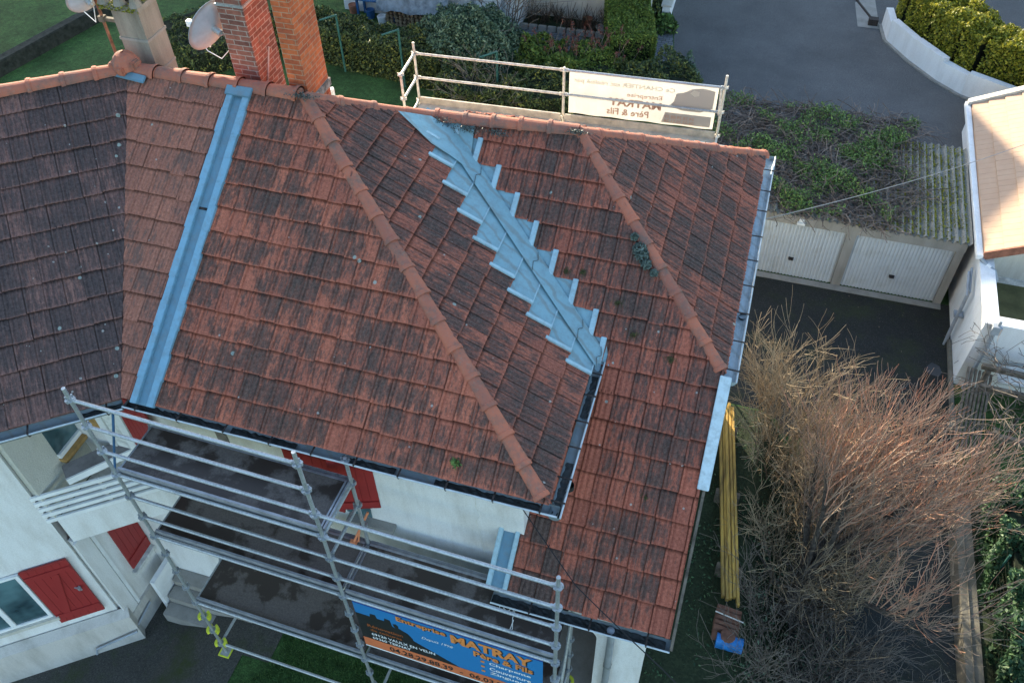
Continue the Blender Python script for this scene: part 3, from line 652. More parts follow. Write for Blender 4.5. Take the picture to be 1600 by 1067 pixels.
# gutters
def gutter(name, p, q, out, mat, r=.075, fill=None, brk=.62, fall=.0, parent=house, n0=0.2):
    p, q = V(p), V(q); d = (q-p).normalized(); out = V(out).normalized(); L = (q-p).length
    def sec(c, r_): return [c+out*(math.cos(a)*r_)+ZUP*(-math.sin(a)*r_) for a in [math.pi*k/10 for k in range(11)]]
    bl = MB(); outer = []; inner = []
    ns = max(2, int(L/.25)); cs = [p.lerp(q, i/ns)+ZUP*U(-.004, .004) for i in range(ns+1)]
    bl.grid([sec(c, r) for c in cs], .5); bl.grid([sec(c, r-.006)[::-1] for c in cs], .5)
    for c, s in ((cs[0], 1), (cs[-1], -1)): bl.face(sec(c, r), .5)
    o = bl.build(name, mat, parent)
    bd = MB(); bd.path([c+out*r for c in cs], .012, 6); bd.build('gutter_bead', M['galv_lip'], o)
    k = n0
    while k < L:
        bk = MB()
        c = p.lerp(q, k/L)+d*U(-.02, .02)
        bk.path([c-out*(r+.02)+ZUP*.02]+[c+out*(math.cos(a)*(r+.006))+ZUP*(-math.sin(a)*(r+.006)) for a in [math.pi*(10-i)/10 for i in range(11)]]+[c+out*(r+.005)+ZUP*.018], .008, 5)
        bk.beam(c-out*(r+.03)+ZUP*.018, c+out*(r+.012)+ZUP*.018, .022, .006)
        k += brk+U(-.06, .06); bk.build('gutter_bracket', M['iron'], o)
    if fill:
        fl = MB(); 
        for (s0, s1) in fill:
            n = max(2, int((s1-s0)/.05)); rows = []
            for i in range(n+1):
                c = p.lerp(q, (s0+(s1-s0)*i/n)/L); e = 1 if 0 < i < n else .3
                rows.append([c+out*x+ZUP*(-.046+U(-.012, .016)*e) for x in (-.058, -.03, 0, .03, .056)])
            fl.grid(rows)
        build_each(fl, 'gutter_sludge_shade', M['sludge_shade'], o)
    return o
gz = ZE-.085
g1 = gutter('gutter', (-6.93, 5.195, gz+.02), (-1.22, 5.19, gz+.02), (0, -1, 0), M['gutter_old'], .075, [(0, 1.4), (3.0, 3.7), (4.2, 5.5), (1.5, 2.4)], .58)
g2 = gutter('gutter', (-1.255, 5.12, gz), (-1.295, 7.55, gz), (1, 0, 0), M['gutter_old'], .07, [(.0, .8), (1.5, 2.2)], .40)  # dark zinc and muck also stand for the deep shade inside this gutter
g3 = gutter('gutter', (.38, 7.68, gz), (.38, 12.75, gz), (1, 0, 0), M['gutter'], .085, None, .55)
g4 = gutter('gutter', B0+NA*.06+V((0, 0, -.07))+EA*.02, B0+NA*.06+EA*6+V((0, 0, -.07)), NA, M['gutter_old'], .085, [(.0, .5)], .9)
g5 = gutter('gutter', (-1.98, 4.865, zE(4.95)-.10), (.33, 4.865, zE(4.95)-.10), (0, -1, 0), M['gutter_old'], .085, [(.0, 2.25)], .75, n0=.5)
gutter('gutter', (-9.9, 12.75, C2.z-.085), (-1.0, 12.75, C2.z-.085), (0, 1, 0), M['gutter_old'], .075)
gutter('gutter', (-.9, 12.75, gz), (.3, 12.75, gz), (0, 1, 0), M['gutter_old'], .075)
ob = MB()
for p in ((-1.20, 5.62), (.40, 8.95)): ob.lathe([(.055, .0), (.055, -.08), (.0, -.08)], V((p[0], p[1], gz-.045)), ZUP, 12)
build_each(ob, 'gutter_outlet', M['sludge_shade'], house)

# walls ------------------------------------------------------------
BW = 5.55; WT = ZE-.12
def oA(s, depth, z): return V((B0.x, B0.y, 0))+EA*s-NA*depth+ZUP*z
wl = MB()
wl.bx(-8.65, -1.75, BW, BW+.25, -.6, WT); wl.build('front_wall', M['render'], house)
wl = MB(); wl.bx(-2.0, -1.75, BW+.252, 12.4, -.2, WT+.1); wl.build('east_wall', M['render'], house)
wl = MB(); wl.bx(-10.2, .05, 12.15, 12.4, -.2, WT); wl.build('back_wall', M['render'], house)
wl = MB(); wl.bx(-.2, .05, 5.42, 12.148, -2.1, 4.25); wl.bx(-.2, .05, 7.85, 12.148, 4.252, WT); wl.prism([(-.2, 5.42, 4.252), (-.2, 7.85, 4.252), (-.2, 7.85, 5.85)], (.25, 0, 0), .5)
wl.build('wing_side_wall', M['render'], house)
# wing front wall with rounded porch opening and right pillar
wl = MB(); arc = [(-.62-.28+.28*math.cos(t), 2.95+.28*math.sin(t)) for t in [math.pi/2*k/8 for k in range(9)]]
poly = [(-.62, -.2)]+[(-.62, 2.95)]+arc[1:]+[(-1.98, 3.23), (-1.98, 4.05), (.05, 4.05), (.05, -.2)]
wl.prism([(x, 5.17, z) for x, z in poly], (0, .248, 0), .5)
wl.build('porch_wall', M['render'], house)
wl = MB(); wl.bx(-2.2, .0, 4.75, 5.16, -.1, .42); wl.bx(-2.2, -.2, 5.43, 8.0, -.1, .42); wl.build('porch_floor', M['concrete'], house)
wl = MB(); wl.bx(-2.0, -.62, 4.72, 4.80, .42, .52); wl.build('porch_kerb', M['render'], house)
dp = MB(); dp.path([(-.42, 4.87, 3.98), (-.42, 4.95, 3.75), (-.42, 5.08, 3.55), (-.42, 5.09, 0)], .05, 10); dpo = dp.build('downpipe', M['pipe_grey'], house, smooth=True)
dp = MB()
for z in (1.0, 2.4): dp.lathe([(.062, .03), (.062, -.03)], V((-.42, 5.09, z)), ZUP, 12)
dp.build('pipe_clip', M['galv'], dpo)
# left wing front wall (beyond the loggia), loggia back wall, side returns, slab
DW = .45; S0 = 1.87; REC = 1.05
wl = MB(); wl.prism([oA(S0, DW, -.6), oA(6.2, DW, -.6), oA(6.2, DW, WT), oA(S0, DW, WT)], -NA*.28, .5); wl.build('left_front_wall', M['render'], house)
XW = -8.65
wl = MB(); wl.bx(XW-.12, XW, 4.50, BW-.002, 3.36, WT); wl.build('loggia_side_wall', M['pebble'], house)
wl = MB(); wl.bx(XW-.12, XW, 4.50, BW-.002, -.6, 2.70); wl.bx(XW, XW+.03, 4.46, 4.72, -.5, 2.70); wl.build('porch_side_wall', M['render'], house)
wl = MB(); wl.bx(XW, XW+.025, 4.74, 4.80, -.1, 2.70); wl.build('corner_trim', M['pvc'], house)
wl = MB(); tri = [(XW+.001, 4.50), (-7.30, BW-.002), (XW+.001, BW-.002)]; wl.prism([(x, y, 2.72) for x, y in tri], (0, 0, .62), .5); wl.build('loggia_slab', M['render'], house)
wl = MB(); wl.prism([oA(-4.2, 7.1, -.6), oA(6.0, 7.1, -.6), oA(6.0, 7.1, 5.4), oA(-4.2, 7.1, 5.4)], -NA*.1, .5); wl.build('left_back_wall', M['render'], house)
wl = MB(); wl.prism([oA(6.0, DW, -.6), oA(6.0, 7.2, -.6), oA(6.0, 7.2, WT), oA(6.0, 3.9, 8.1), oA(6.0, DW, WT)], EA*.2, .5); wl.build('gable_wall', M['render'], house)
# balustrade: five pale slats on posts
bal = MB()
for k in range(5):
    z = 3.99-k*.145; bal.prism([oA(.02, DW-.02, z), oA(S0+.03, DW-.02, z), oA(S0+.03, DW-.02, z-.075), oA(.02, DW-.02, z-.075)], -NA*.035, .5)
bo = bal.build('balustrade', M['pvc'], house)
bal = MB()
for s in (.2, .95, 1.78): bal.prism([oA(s, DW+.02, 3.3), oA(s+.05, DW+.02, 3.3), oA(s+.05, DW+.02, 3.95), oA(s, DW+.02, 3.95)], -NA*.05, .5)
bal.build('baluster', M['cream'], bo)
# upper loggia: sill box, window, door frames
dq = V((.64, .77, 0)).normalized(); dn_ = V((dq.y, -dq.x, 0)); q0_ = V((-8.36, 4.80, 4.0))
w_ = MB(); w_.prism([q0_, q0_+dq*.95, q0_+dq*.95-dn_*.28, q0_-dn_*.28], (0, 0, .12), .5); sb = w_.build('window_box', M['sill'], house, bevel=.01)
w_ = MB(); w_.prism([q0_+dn_*.03, q0_+dq*.95+dn_*.03, q0_+dq*.95+dn_*.002, q0_+dn_*.002], (0, 0, .125), .5); w_.build('box_trim', M['pvc'], sb)
def win(s0, s1, z0, z1, depth, name='window', mull=1):
    f = MB(); fw_ = .055
    def bar(a, b_, c, d): f.prism([oA(a, depth, c), oA(b_, depth, c), oA(b_, depth, d), oA(a, depth, d)], NA*.05, .5)
    bar(s0, s0+fw_, z0, z1); bar(s1-fw_, s1, z0, z1); bar(s0+fw_, s1-fw_, z0, z0+fw_); bar(s0+fw_, s1-fw_, z1-fw_, z1)
    for k in range(mull): m_ = s0+(s1-s0)*(k+1)/(mull+1); bar(m_-.04, m_+.04, z0+fw_, z1-fw_)
    o = f.build(name, M['pvc'], house, bevel=.006)
    g = MB(); g.prism([oA(s0+.02, depth-.004, z0+.02), oA(s1-.02, depth-.004, z0+.02), oA(s1-.02, depth-.004, z1-.02), oA(s0+.02, depth-.004, z1-.02)], NA*.02, .5); g.build('pane', M['glass'], o)
    return o
def bxp(name, mat, *a):
    q = MB(); q.bx(*a); return q.build(name, mat, house)
wn = bxp('window', M['pvc'], XW+.001, XW+.05, 5.06, BW-.01, 4.16, 4.24)
q = MB(); q.bx(XW+.001, XW+.012, 5.06, BW-.01, 4.245, 5.5); q.build('pane', M['glass'], wn)
bxp('window_sill', M['ochre'], XW+.002, XW+.12, 5.05, BW-.01, 4.08, 4.15)
bxp('door_frame', M['pvc'], -8.10, -7.98, BW-.05, BW-.002, 3.4, 5.6); bxp('door_panel', M['dirty_white'], -7.97, -7.74, BW-.03, BW-.002, 3.4, 5.6)
bxp('ochre_panel', M['ochre'], -8.40, -8.12, BW-.03, BW-.002, 4.4, 5.6); bxp('door_frame', M['pvc'], -7.73, -7.60, BW-.05, BW-.002, 3.4, 5.6)
def shutter(p, du, w, h, zdir=True, n=6, batten=((.10, .12), (.84, .12)), parent=house, thick=.032, diag=True, hinge=True, label=None):
    """ledged board shutter: p is the bottom corner, du the direction along its width"""
    p, du = V(p), V(du).normalized(); nn = du.cross(ZUP).normalized()
    body = MB(); bw = w/n
    for k in range(n): body.prism([p+du*(k*bw+.003), p+du*((k+1)*bw-.003), p+du*((k+1)*bw-.003)+nn*thick, p+du*(k*bw+.003)+nn*thick], ZUP*h, rnd())
    body.prism([p+du*.005+nn*.008, p+du*(w-.005)+nn*.008, p+du*(w-.005)+nn*(thick-.008), p+du*.005+nn*(thick-.008)], ZUP*(h-.01), .5)
    o = body.build('shutter', M['red'], parent)
    if label: o['label'] = label
    bt = MB()
    for z, hh in batten: bt.prism([p+du*.01+nn*thick+ZUP*h*z, p+du*(w-.01)+nn*thick+ZUP*h*z, p+du*(w-.01)+nn*(thick+.022)+ZUP*h*z, p+du*.01+nn*(thick+.022)+ZUP*h*z], ZUP*.11, .4)
    if diag:
        q0 = p+du*(w*.28)+nn*(thick+.011)+ZUP*(h*batten[0][0]+.11); q1 = p+du*(w*.62)+nn*(thick+.011)+ZUP*(h*batten[1][0]); bt.beam(q0, q1, .022, .11, nn.cross(q1-q0))
    build_each(bt, 'batten', M['red'], o, bevel=.004)
    if hinge:
        hg = MB(); hg.box(p+du*(w*.83)+nn*(thick+.03)+ZUP*h*.52, (.16, .02, .03)); hg.box(p+du*(w*.86)+nn*(thick+.035)+ZUP*h*.52, (.03, .05, .08))
        hg.build('shutter_latch', M['galv'], o)
    return o
# lower left window and shutter
win(2.72, 3.9, .98, 2.36, DW-.012, 'window', 1)
w_ = MB(); w_.prism([oA(2.65, DW-.01, .90), oA(4.0, DW-.01, .90), oA(4.0, DW-.01, .975), oA(2.65, DW-.01, .975)], NA*.10, .5); w_.build('window_sill', M['cream'], house)
shutter(oA(2.70, DW-.03, .72), -EA, .70, 1.68, label='red ledged shutter beside the lower left window')
# porch shutter
shutter((XW+.002, 5.02, .95), V((0, 1, 0)), .52, 1.70, diag=False, hinge=False, n=5)
w_ = MB(); w_.bx(XW+.002, XW+.09, 4.98, BW-.01, .84, .91); w_.build('window_sill', M['dirty_white'], house)
# upper red shutter at the end of the loggia, and the pair on the front wall
shutter((-7.52, BW-.05, 4.25), V((.96, -.1, 0)), .52, 1.45, diag=False, hinge=False)
shutter((-5.03, BW-.036, 3.99), V((1, 0, 0)), .70, 1.75, diag=False, hinge=False, n=5)
pr_ = at(596, 790, 4.28); pl_ = at(532, 793, 4.28); sdv = (pr_-pl_)
sh = shutter(pl_, sdv, sdv.length, 1.45, diag=False, hinge=False, n=5, batten=((.05, .12), (.80, .12)))
w_ = MB(); w_.prism([(-4.3, BW-.14, 3.86), (-3.6, BW-.14, 3.86), (-3.6, BW-.002, 3.86), (-4.3, BW-.002, 3.86)], (0, 0, .07), .5); w_.build('window_sill', M['concrete'], house)
w_ = MB(); w_.bx(-4.33, -3.95, BW-.012, BW-.002, 3.95, 5.6); w_.build('pane', M['glass'], house)
wb = MB(); wb.bx(-6.05, -5.9, BW-.03, BW-.002, 4.6, 5.7); wb.build('vent_duct', M['sill'], house)
# plinth along the left wing
pl = MB(); pl.prism([oA(1.70, DW-.18, -.62), oA(6.3, DW-.18, -.62), oA(6.3, DW-.18, .42), oA(1.70, DW-.18, .42)], -NA*.175, .5)
pl.prism([oA(1.70, DW-.18, .42), oA(6.3, DW-.18, .42), oA(6.3, DW-.02, .50), oA(1.70, DW-.02, .50)], (0, 0, .012), .5)
pl.bx(XW, XW+.05, 4.36, BW-.002, -.5, .22)
pl.build('plinth', M['plinth'], house)
pp = MB(); pp.path([oA(2.5, DW-.23, -.32), oA(2.45, DW-.23, -.16), oA(1.72, DW-.23, -.02), (XW+.10, 4.40, -.05), (XW+.08, 4.9, .0)], .022, 8); pp.build('drain_pipe', M['pipe_grey'], house)
# concrete porch steps
sp = MB()
for k in range(3): sp.bx(-8.30, -6.6, 4.80+.25*k, 4.80+.25*(k+1)-.002, -.5, -.12+.17*k)
spo = sp.build('porch_steps', M['concrete'], house, bevel=.01)
w_ = MB(); w_.bx(-8.42, -8.33, 5.0, 5.5, -.4, .62); w_.build('step_cheek', M['pvc'], house)

# chimneys ---------------------------------------------------------
GZ = 8.98
def stack(name, px_l, px_r, px_e, bf, z0, z1, mat):
    a0 = ony(px_l[0], px_l[1], bf).x; pr2 = ony(px_r[0], px_r[1], bf); a1 = pr2.x; b1 = onx(px_e[0], px_e[1], a1).y
    c = MB(); c.bx(a0, a1, bf, b1, z0, z1); return c.build(name, mat, house, uv=True), a0, a1, bf, b1
cb, a0, a1, bf, b1 = stack('chimney', (451, 128), (478, 130), (515, 134), 9.15, 7.2, 10.9, M['brick_orange'])
c = MB(); c.bx(a0-.03, a1+.03, bf-.03, b1+.03, 10.902, 11.0); c.build('chimney_cap', M['mortar_cement'], cb)
c = MB(); c.bx(a0-.02, a1+.02, bf-.02, b1+.03, 7.95, 8.06); c.build('cement_collar', M['mortar_cement'], cb)
B_OR = (a0, a1, bf, b1)
cb, a0, a1, bf, b1 = stack('chimney', (368, 118), (401, 100), (440, 100), 9.30, 7.2, 10.5, M['brick'])
B_BR = (a0, a1, bf, b1)
c = MB(); c.bx(a0-.05, a1+.05, bf-.05, b1+.05, 9.80, 9.92); c.build('corbel_course', M['brick'], cb, uv=True)
c = MB(); c.bx(a0-.03, a1+.03, bf-.03, b1+.03, 10.502, 10.6); c.build('chimney_cap', M['mortar_cement'], cb)
c = MB(); c.bx(a0-.012, a1+.012, bf-.012, b1+.012, 9.18, 9.21); c.build('steel_strap', M['galv'], cb)
c = MB(); c.path([V((a1+.02, bf+.1, 8.0)), V((a1+.05, bf+.3, 8.5))], .012, 6); c.build('earth_wire', M['galv'], cb)
cg, a0, a1, bf, b1 = stack('chimney', (201, 92), (243, 100), (278, 104), 9.25, 7.2, GZ, M['lichen_stone'])
B_GR = (a0, a1, bf, b1)
c = MB(); c.bx(a0-.012, a1+.012, bf-.012, b1+.012, GZ-.48, GZ-.44); c.bx(a0-.008, a1+.008, bf-.008, b1+.008, GZ-.95, GZ-.92); build_each(c, 'stone_joint', M['concrete'], cg)
c = MB(); c.bx(a0-.09, a1+.09, bf-.09, b1+.09, GZ+.002, GZ+.07)
for x in (a0-.03, (a0+a1)/2, a1+.03):
    for y in (bf-.03, b1+.03): c.lathe([(.09, GZ+.07), (.06, GZ+.15), (.045, GZ+.44), (.05, GZ+.52)], V((x, y, 0)), ZUP, 8)
c.bx(a0-.08, a1+.08, bf-.08, b1+.08, GZ+.52, GZ+.58); c.build('chimney_cowl', M['lichen_stone'], cg)
c = MB(); pts = [V((U(a0-.09, a1+.09), U(bf-.09, b1+.09), GZ+.075)) for _ in range(500)]+[V((U(a0-.09, a1+.09), bf-.095, GZ+U(.0, .07))) for _ in range(160)]
for p_ in pts:
    n_ = V((U(-1, 1), U(-1, 1), 1)).normalized(); x_ = n_.orthogonal().normalized()*.016; y_ = n_.cross(x_); c.face([p_-x_, p_-y_, p_+x_, p_+y_])
c.build('moss', M['moss_y'], cg)['kind'] = 'stuff'
c = MB(); c.bx(a0+.06, a1-.06, bf+.06, b1-.06, GZ+.071, GZ+.10); c.build('flue_liner', M['flue'], cg)

# ================================================================== TEXT HELPER
_deps = None
def text_faces(s, size, bold=0.0, shear=0., spacing=1.):
    cu = bpy.data.curves.new('t', 'FONT'); cu.body = s; cu.size = size; cu.offset = bold; cu.shear = shear; cu.space_character = spacing; cu.resolution_u = 2
    ob = bpy.data.objects.new('t', cu); COL.objects.link(ob); bpy.context.view_layer.update()
    dg = bpy.context.evaluated_depsgraph_get(); me = bpy.data.meshes.new_from_object(ob.evaluated_get(dg))
    vs = [v.co.copy() for v in me.vertices]; fs = [tuple(p.vertices) for p in me.polygons]
    bpy.data.objects.remove(ob); bpy.data.curves.remove(cu); bpy.data.meshes.remove(me)
    return vs, fs
def put_text(name, s, org, X, Y, width, height, mat, parent, bold=0., shear=0.):
    vs, fs = text_faces(s, 1, bold, shear); x0 = min(v.x for v in vs); x1 = max(v.x for v in vs); y0 = min(v.y for v in vs); y1 = max(v.y for v in vs)
    b = MB(); b.v = [tuple(V(org)+X*((v.x-x0)/(x1-x0)*width)+Y*((v.y-y0)/(y1-y0)*height)) for v in vs]; b.f = fs; b.t = [.5]*len(fs)
    return b.build(name, mat, parent)
def ink(name, c, rough=.5): return plain(name, c, rough, .05, 3)
M['ink_orange'] = ink('orange_print', (.66, .24, .07)); M['ink_white'] = ink('white_print', (.75, .77, .78)); M['ink_black'] = ink('black_print', (.022, .024, .024))
M['ink_navy'] = ink('navy_print', (.02, .05, .26)); M['ink_blue'] = ink('blue_print', (.02, .17, .52)); M['ink_band'] = ink('orange_band', (.60, .17, .07)); M['ink_brown'] = ink('brown_print', (.30, .09, .03))
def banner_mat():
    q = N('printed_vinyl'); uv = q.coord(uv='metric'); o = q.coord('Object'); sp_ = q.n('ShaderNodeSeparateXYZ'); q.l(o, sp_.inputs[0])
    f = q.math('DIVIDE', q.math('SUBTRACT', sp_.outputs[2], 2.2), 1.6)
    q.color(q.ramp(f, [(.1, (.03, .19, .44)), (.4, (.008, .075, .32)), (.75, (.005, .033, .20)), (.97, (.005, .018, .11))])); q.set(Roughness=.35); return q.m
M['banner'] = banner_mat()
def cloth():
    q = N('backlit_banner_cloth'); o = q.coord('Object'); c = q.ramp(q.noise(o, 3, 5), [(.3, (.37, .36, .335)), (.7, (.43, .42, .395))]); q.color(c)
    t = q.n('ShaderNodeBsdfTranslucent'); q.l(c, t.inputs[0]); mx = q.n('ShaderNodeMixShader'); mx.inputs[0].default_value = .38
    q.l(q.b.outputs[0], mx.inputs[1]); q.l(t.outputs[0], mx.inputs[2]); q.l(mx.outputs[0], q.t.nodes['Material Output'].inputs[0]); return q.m
M['cloth'] = cloth()
def cloth_ink(name, c):
    q = N(name); q.color(c); t = q.n('ShaderNodeBsdfTranslucent'); t.inputs[0].default_value = (*c, 1); mx = q.n('ShaderNodeMixShader'); mx.inputs[0].default_value = .38
    q.l(q.b.outputs[0], mx.inputs[1]); q.l(t.outputs[0], mx.inputs[2]); q.l(mx.outputs[0], q.t.nodes['Material Output'].inputs[0]); return q.m
M['faint_orange'] = cloth_ink('faint_orange_print', (.44, .28, .22)); M['faint_white'] = cloth_ink('faint_white_print', (.62, .60, .52)); M['faint_grey'] = cloth_ink('faint_grey_print', (.35, .34, .335))

# ================================================================== SCAFFOLDS
def post(parent, x, y, z0, z1, levels, mat, yellow=()):
    p = MB(); p.tube((x, y, z0), (x, y, z1), .0245, None, 12); po = p.build('post', mat, parent, smooth=False)
    for z in levels:
        r = MB(); r.lathe([(.026, -.006), (.062, -.006), (.062, .006), (.026, .006)], V((x, y, z)), ZUP, 8)
        for k in range(4):
            a = k*math.pi/2+.1; r.box((x+.05*math.cos(a), y+.05*math.sin(a), z+.012), (.018, .018, .05))
        r.build('rosette', mat, po)
    for z in yellow:
        r = MB()
        for s in (-.35, 2.2): 
            for k in range(8):
                a0_, a1_ = s+k*.22, s+(k+1)*.22; r.prism([(x+.055*math.cos(a0_), y+.055*math.sin(a0_), z-.05), (x+.10*math.cos(a0_), y+.10*math.sin(a0_), z-.05), (x+.10*math.cos(a1_), y+.10*math.sin(a1_), z-.05), (x+.055*math.cos(a1_), y+.055*math.sin(a1_), z-.05)], (0, 0, .09), .5)
        r.build('coupler_guard', M['yellow'], po)
    return po
def rail(parent, p, q, mat, r=.024, name='guardrail'):
    b = MB(); d = (V(q)-V(p)).normalized(); a, c = V(p)+d*.06, V(q)-d*.06
    b.tube(a, c, r, None, 10)
    for e, s in ((a, -1), (c, 1)): b.box(e+d*s*.01, (.06, .035, .055), (d, d.cross(ZUP).normalized(), ZUP))
    return b.build(name, mat, parent)
def deck(parent, p, q, nrm, w, z, mat, toe=True, lip=True):
    p, q = V((p[0], p[1], z)), V((q[0], q[1], z)); d = (q-p).normalized(); n = V(nrm)
    b = MB(); i0, i1 = p+n*.05+d*.03, q+n*.05-d*.03; W_ = w-.08
    b.prism([i0, i1, i1+n*W_, i0+n*W_], (0, 0, -.02), .5); o = b.build('deck', M['deck'] if mat is None else mat, parent)
    e = MB()
    for off in (-.012, W_*.5-.004 if False else W_):
        e.prism([i0+n*off+ZUP*.006, i1+n*off+ZUP*.006, i1+n*(off+.03)+ZUP*.006, i0+n*(off+.03)+ZUP*.006], (0, 0, -.075), .5)
    if lip:
        for k in range(3): e.prism([i0+n*(W_+.036+k*.017)+ZUP*.004*k, i1+n*(W_+.036+k*.017)+ZUP*.004*k, i1+n*(W_+.046+k*.017)+ZUP*.004*k, i0+n*(W_+.046+k*.017)+ZUP*.004*k], (0, 0, -.05), .5)
    e.build('deck_frame', M['alu'], o)
    if toe:
        t = MB(); t.prism([p+n*.032+d*.03, q+n*.032-d*.03, q+n*.062-d*.03, p+n*.062+d*.03], (0, 0, .065), .5); t.build('toe_board', M['toe'], o)
    return o
YS = -.3442+YAW; us = V((math.cos(YS), math.sin(YS), 0)); ns = V((-math.sin(YS), math.cos(YS), 0))
SL = V((-6.79, 4.47, 0)); ZT = 6.847; BAY = 2.90; WD = .79
def lv(k): return ZT-.5*(k-1)
scaf = thing('scaffold', 'galvanised steel scaffold with three dark plywood decks along the front of the red tiled house', 'scaffold', tuple(SL))
oL, oM, oR = SL, SL+us*BAY, SL+us*2*BAY; iL, iM, iR = oL+ns*WD, oM+ns*WD, oR+ns*WD
G = M['galv']
gl = hz(oL.x, oL.y)
post(scaf, oL.x, oL.y, -.02, lv(1)+.20, [lv(k) for k in range(1, 15)], G, [lv(12), lv(13), lv(14)])
post(scaf, oM.x, oM.y, -.02, lv(1)+.22, [lv(k) for k in range(1, 15)], G)
post(scaf, oR.x, oR.y, -.02, lv(3)+.20, [lv(k) for k in range(3, 15)], G)
post(scaf, iL.x, iL.y, -.02, lv(4)+.10, [lv(k) for k in range(4, 15)], G)
post(scaf, iM.x, iM.y, -.02, lv(3)+.04, [lv(k) for k in range(3, 15)], G)
post(scaf, iR.x, iR.y, -.02, lv(8)+.10, [lv(k) for k in range(8, 15)], G, [lv(12), lv(13)])
for p in (oL, oM, oR, iL, iM, iR):
    b = MB(); b.box((p.x, p.y, .012), (.17, .17, .022)); b.tube((p.x, p.y, 0), (p.x, p.y, .2), .019); bp = b.build('base_plate', G, scaf)
    b = MB()
    for dx, dy, sx, sy in ((.09, 0, .02, .2), (-.09, 0, .02, .2), (0, .09, .16, .02), (0, -.09, .16, .02)): b.box((p.x+dx, p.y+dy, .016), (sx, sy, .03))
    b.build('plate_guard', M['yellow'], bp)
def zz(p, k): return V((p.x, p.y, lv(k)))
for k in (1, 2, 3, 4, 5, 6, 7, 11, 14): rail(scaf, zz(oL, k), zz(oM, k), G, name='ledger' if k in (4, 7, 11, 14) else 'guardrail')
for k in (3, 4, 5, 6, 7, 11, 14): rail(scaf, zz(oM, k), zz(oR, k), G, name='ledger' if k in (7, 11, 14) else 'guardrail')
for (p, q, ks) in ((oL, iL, (4, 7, 11, 14)), (oM, iM, (4, 5, 7, 11, 14)), (oR, iR, (9, 11, 14))):
    for k in ks: rail(scaf, zz(p, k), zz(q, k), G, .024, 'transom')
b = MB(); b.tube(zz(oR, 10)+us*.05, zz(iR, 7)+us*.02+ZUP*.1, .024, None, 10); b.build('brace', G, scaf)
deck(scaf, oL, oM, ns, WD, lv(4)+.045, None)
for z, tb in ((lv(7)+.045, True), (lv(11)+.045, True)):
    deck(scaf, oL, oM, ns, WD, z, None, tb); deck(scaf, oM, oR, ns, WD, z, None, tb)
# joint profile between decks
for z in (lv(7)+.052,):
    b = MB()
    for o_ in (-.035, .0, .035): b.beam(oM+us*o_+ns*.09+ZUP*z, oM+us*o_+ns*(WD-.05)+ZUP*z, .018, .03)
    b.build('deck_clip', M['alu'], scaf)
b = MB(); 
for o_ in (-.02, .02): b.beam(oM+us*(-.03+o_)+ns*.07+ZUP*(lv(4)+.05), oM+us*(-.03+o_)+ns*(WD-.03)+ZUP*(lv(4)+.05), .025, .05)
b.build('deck_clip', M['alu'], scaf)
# front banner ------------------------------------------------------
BWD, BHT = 2.66, 1.50
BO = oM+us*.07-ns*-.045+ZUP*(lv(7)-.06)         # top left corner
ban = thing('banner', 'blue advertising banner with orange lettering and a roofer silhouette hanging from the scaffold', 'banner', tuple(BO))
b = MB(); rows = []
for j in range(9):
    rows.append([BO+us*(BWD*i/24)-ZUP*(BHT*j/8) for i in range(25)])
b.grid(rows, .5); rows2 = [[p+ns*.003 for p in r] for r in rows]; b.grid([r[::-1] for r in rows2], .5)
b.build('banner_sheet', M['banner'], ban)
def bp_(x, y, k=1): return BO+us*(BWD*x)-ZUP*(BHT*y)-ns*(.0012*k)
def bpoly(name, pts, mat, k=1):
    b = MB(); b.face([bp_(x, y, k) for x, y in pts], .5); return b.build(name, mat, ban)
bpoly('banner_border', [(0, 0), (1, 0), (1, .025), (0, .025)], M['ink_white'], 1)
bpoly('banner_border', [(0, .975), (1, .975), (1, 1.), (0, 1.)], M['ink_white'], 4)
bpoly('banner_border', [(0, .026), (1, .026), (1, .10), (0, .10)], M['ink_navy'], 1)
bpoly('roof_silhouette', [(0, .30), (.08, .30), (.085, .24), (.115, .235), (.12, .30), (.16, .30), (.165, .24), (.195, .25), (.20, .36), (.31, .54), (.55, .80), (.55, .98), (0, .98)], M['ink_black'], 1)
bpoly('roofer_silhouette', [(.19+(x-.30)*.62, y+.02) for x, y in [(.30, .50), (.345, .47), (.36, .40), (.335, .345), (.325, .29), (.355, .27), (.375, .30), (.372, .345), (.40, .365), (.45, .40), (.485, .48), (.49, .60), (.50, .72), (.46, .68), (.44, .68), (.435, .62), (.44, .55), (.405, .49), (.37, .50), (.31, .525)]], M['ink_black'], 2)
bpoly('orange_band', [(0, .80), (1, .80), (1, .974), (0, .974)], M['ink_band'], 3)
X_, Y_ = us, ZUP
def bt(s, x, y, w, h, mat, k=5, bold=.02, shear=0.): 
    return put_text('lettering', s, bp_(x, y, k), X_, Y_, BWD*w, BHT*h, mat, ban, bold, shear)
for dx, k, m_ in ((.007, 4, 'ink_black'), (0, 7, 'ink_orange')):
    bt('Entreprise', .235+dx, .225+dx, .265, .115, M[m_], k, .03); bt('MATRAY', .525+dx, .285+dx, .42, .165, M[m_], k, .04); bt('Père & Fils', .64+dx, .42+dx, .31, .11, M[m_], k, .03)
bt('Rénovation', .05, .53, .20, .06, M['ink_brown'], 5, .02); bt('de toitures', .06, .61, .18, .055, M['ink_brown'], 5, .02)
bt('69120 VAULX EN VELIN', .06, .70, .36, .055, M['ink_white'], 5, .015); bt('69360 TERNAY', .06, .78, .22, .055, M['ink_white'], 5, .015)
bt('Depuis 1998', .36, .43, .17, .065, M['ink_white'], 5, 0, .3)
bt('04.28.29.88.39  -  06.03.20.51.24', .147, .945, .82, .10, M['ink_black'], 5, .02)
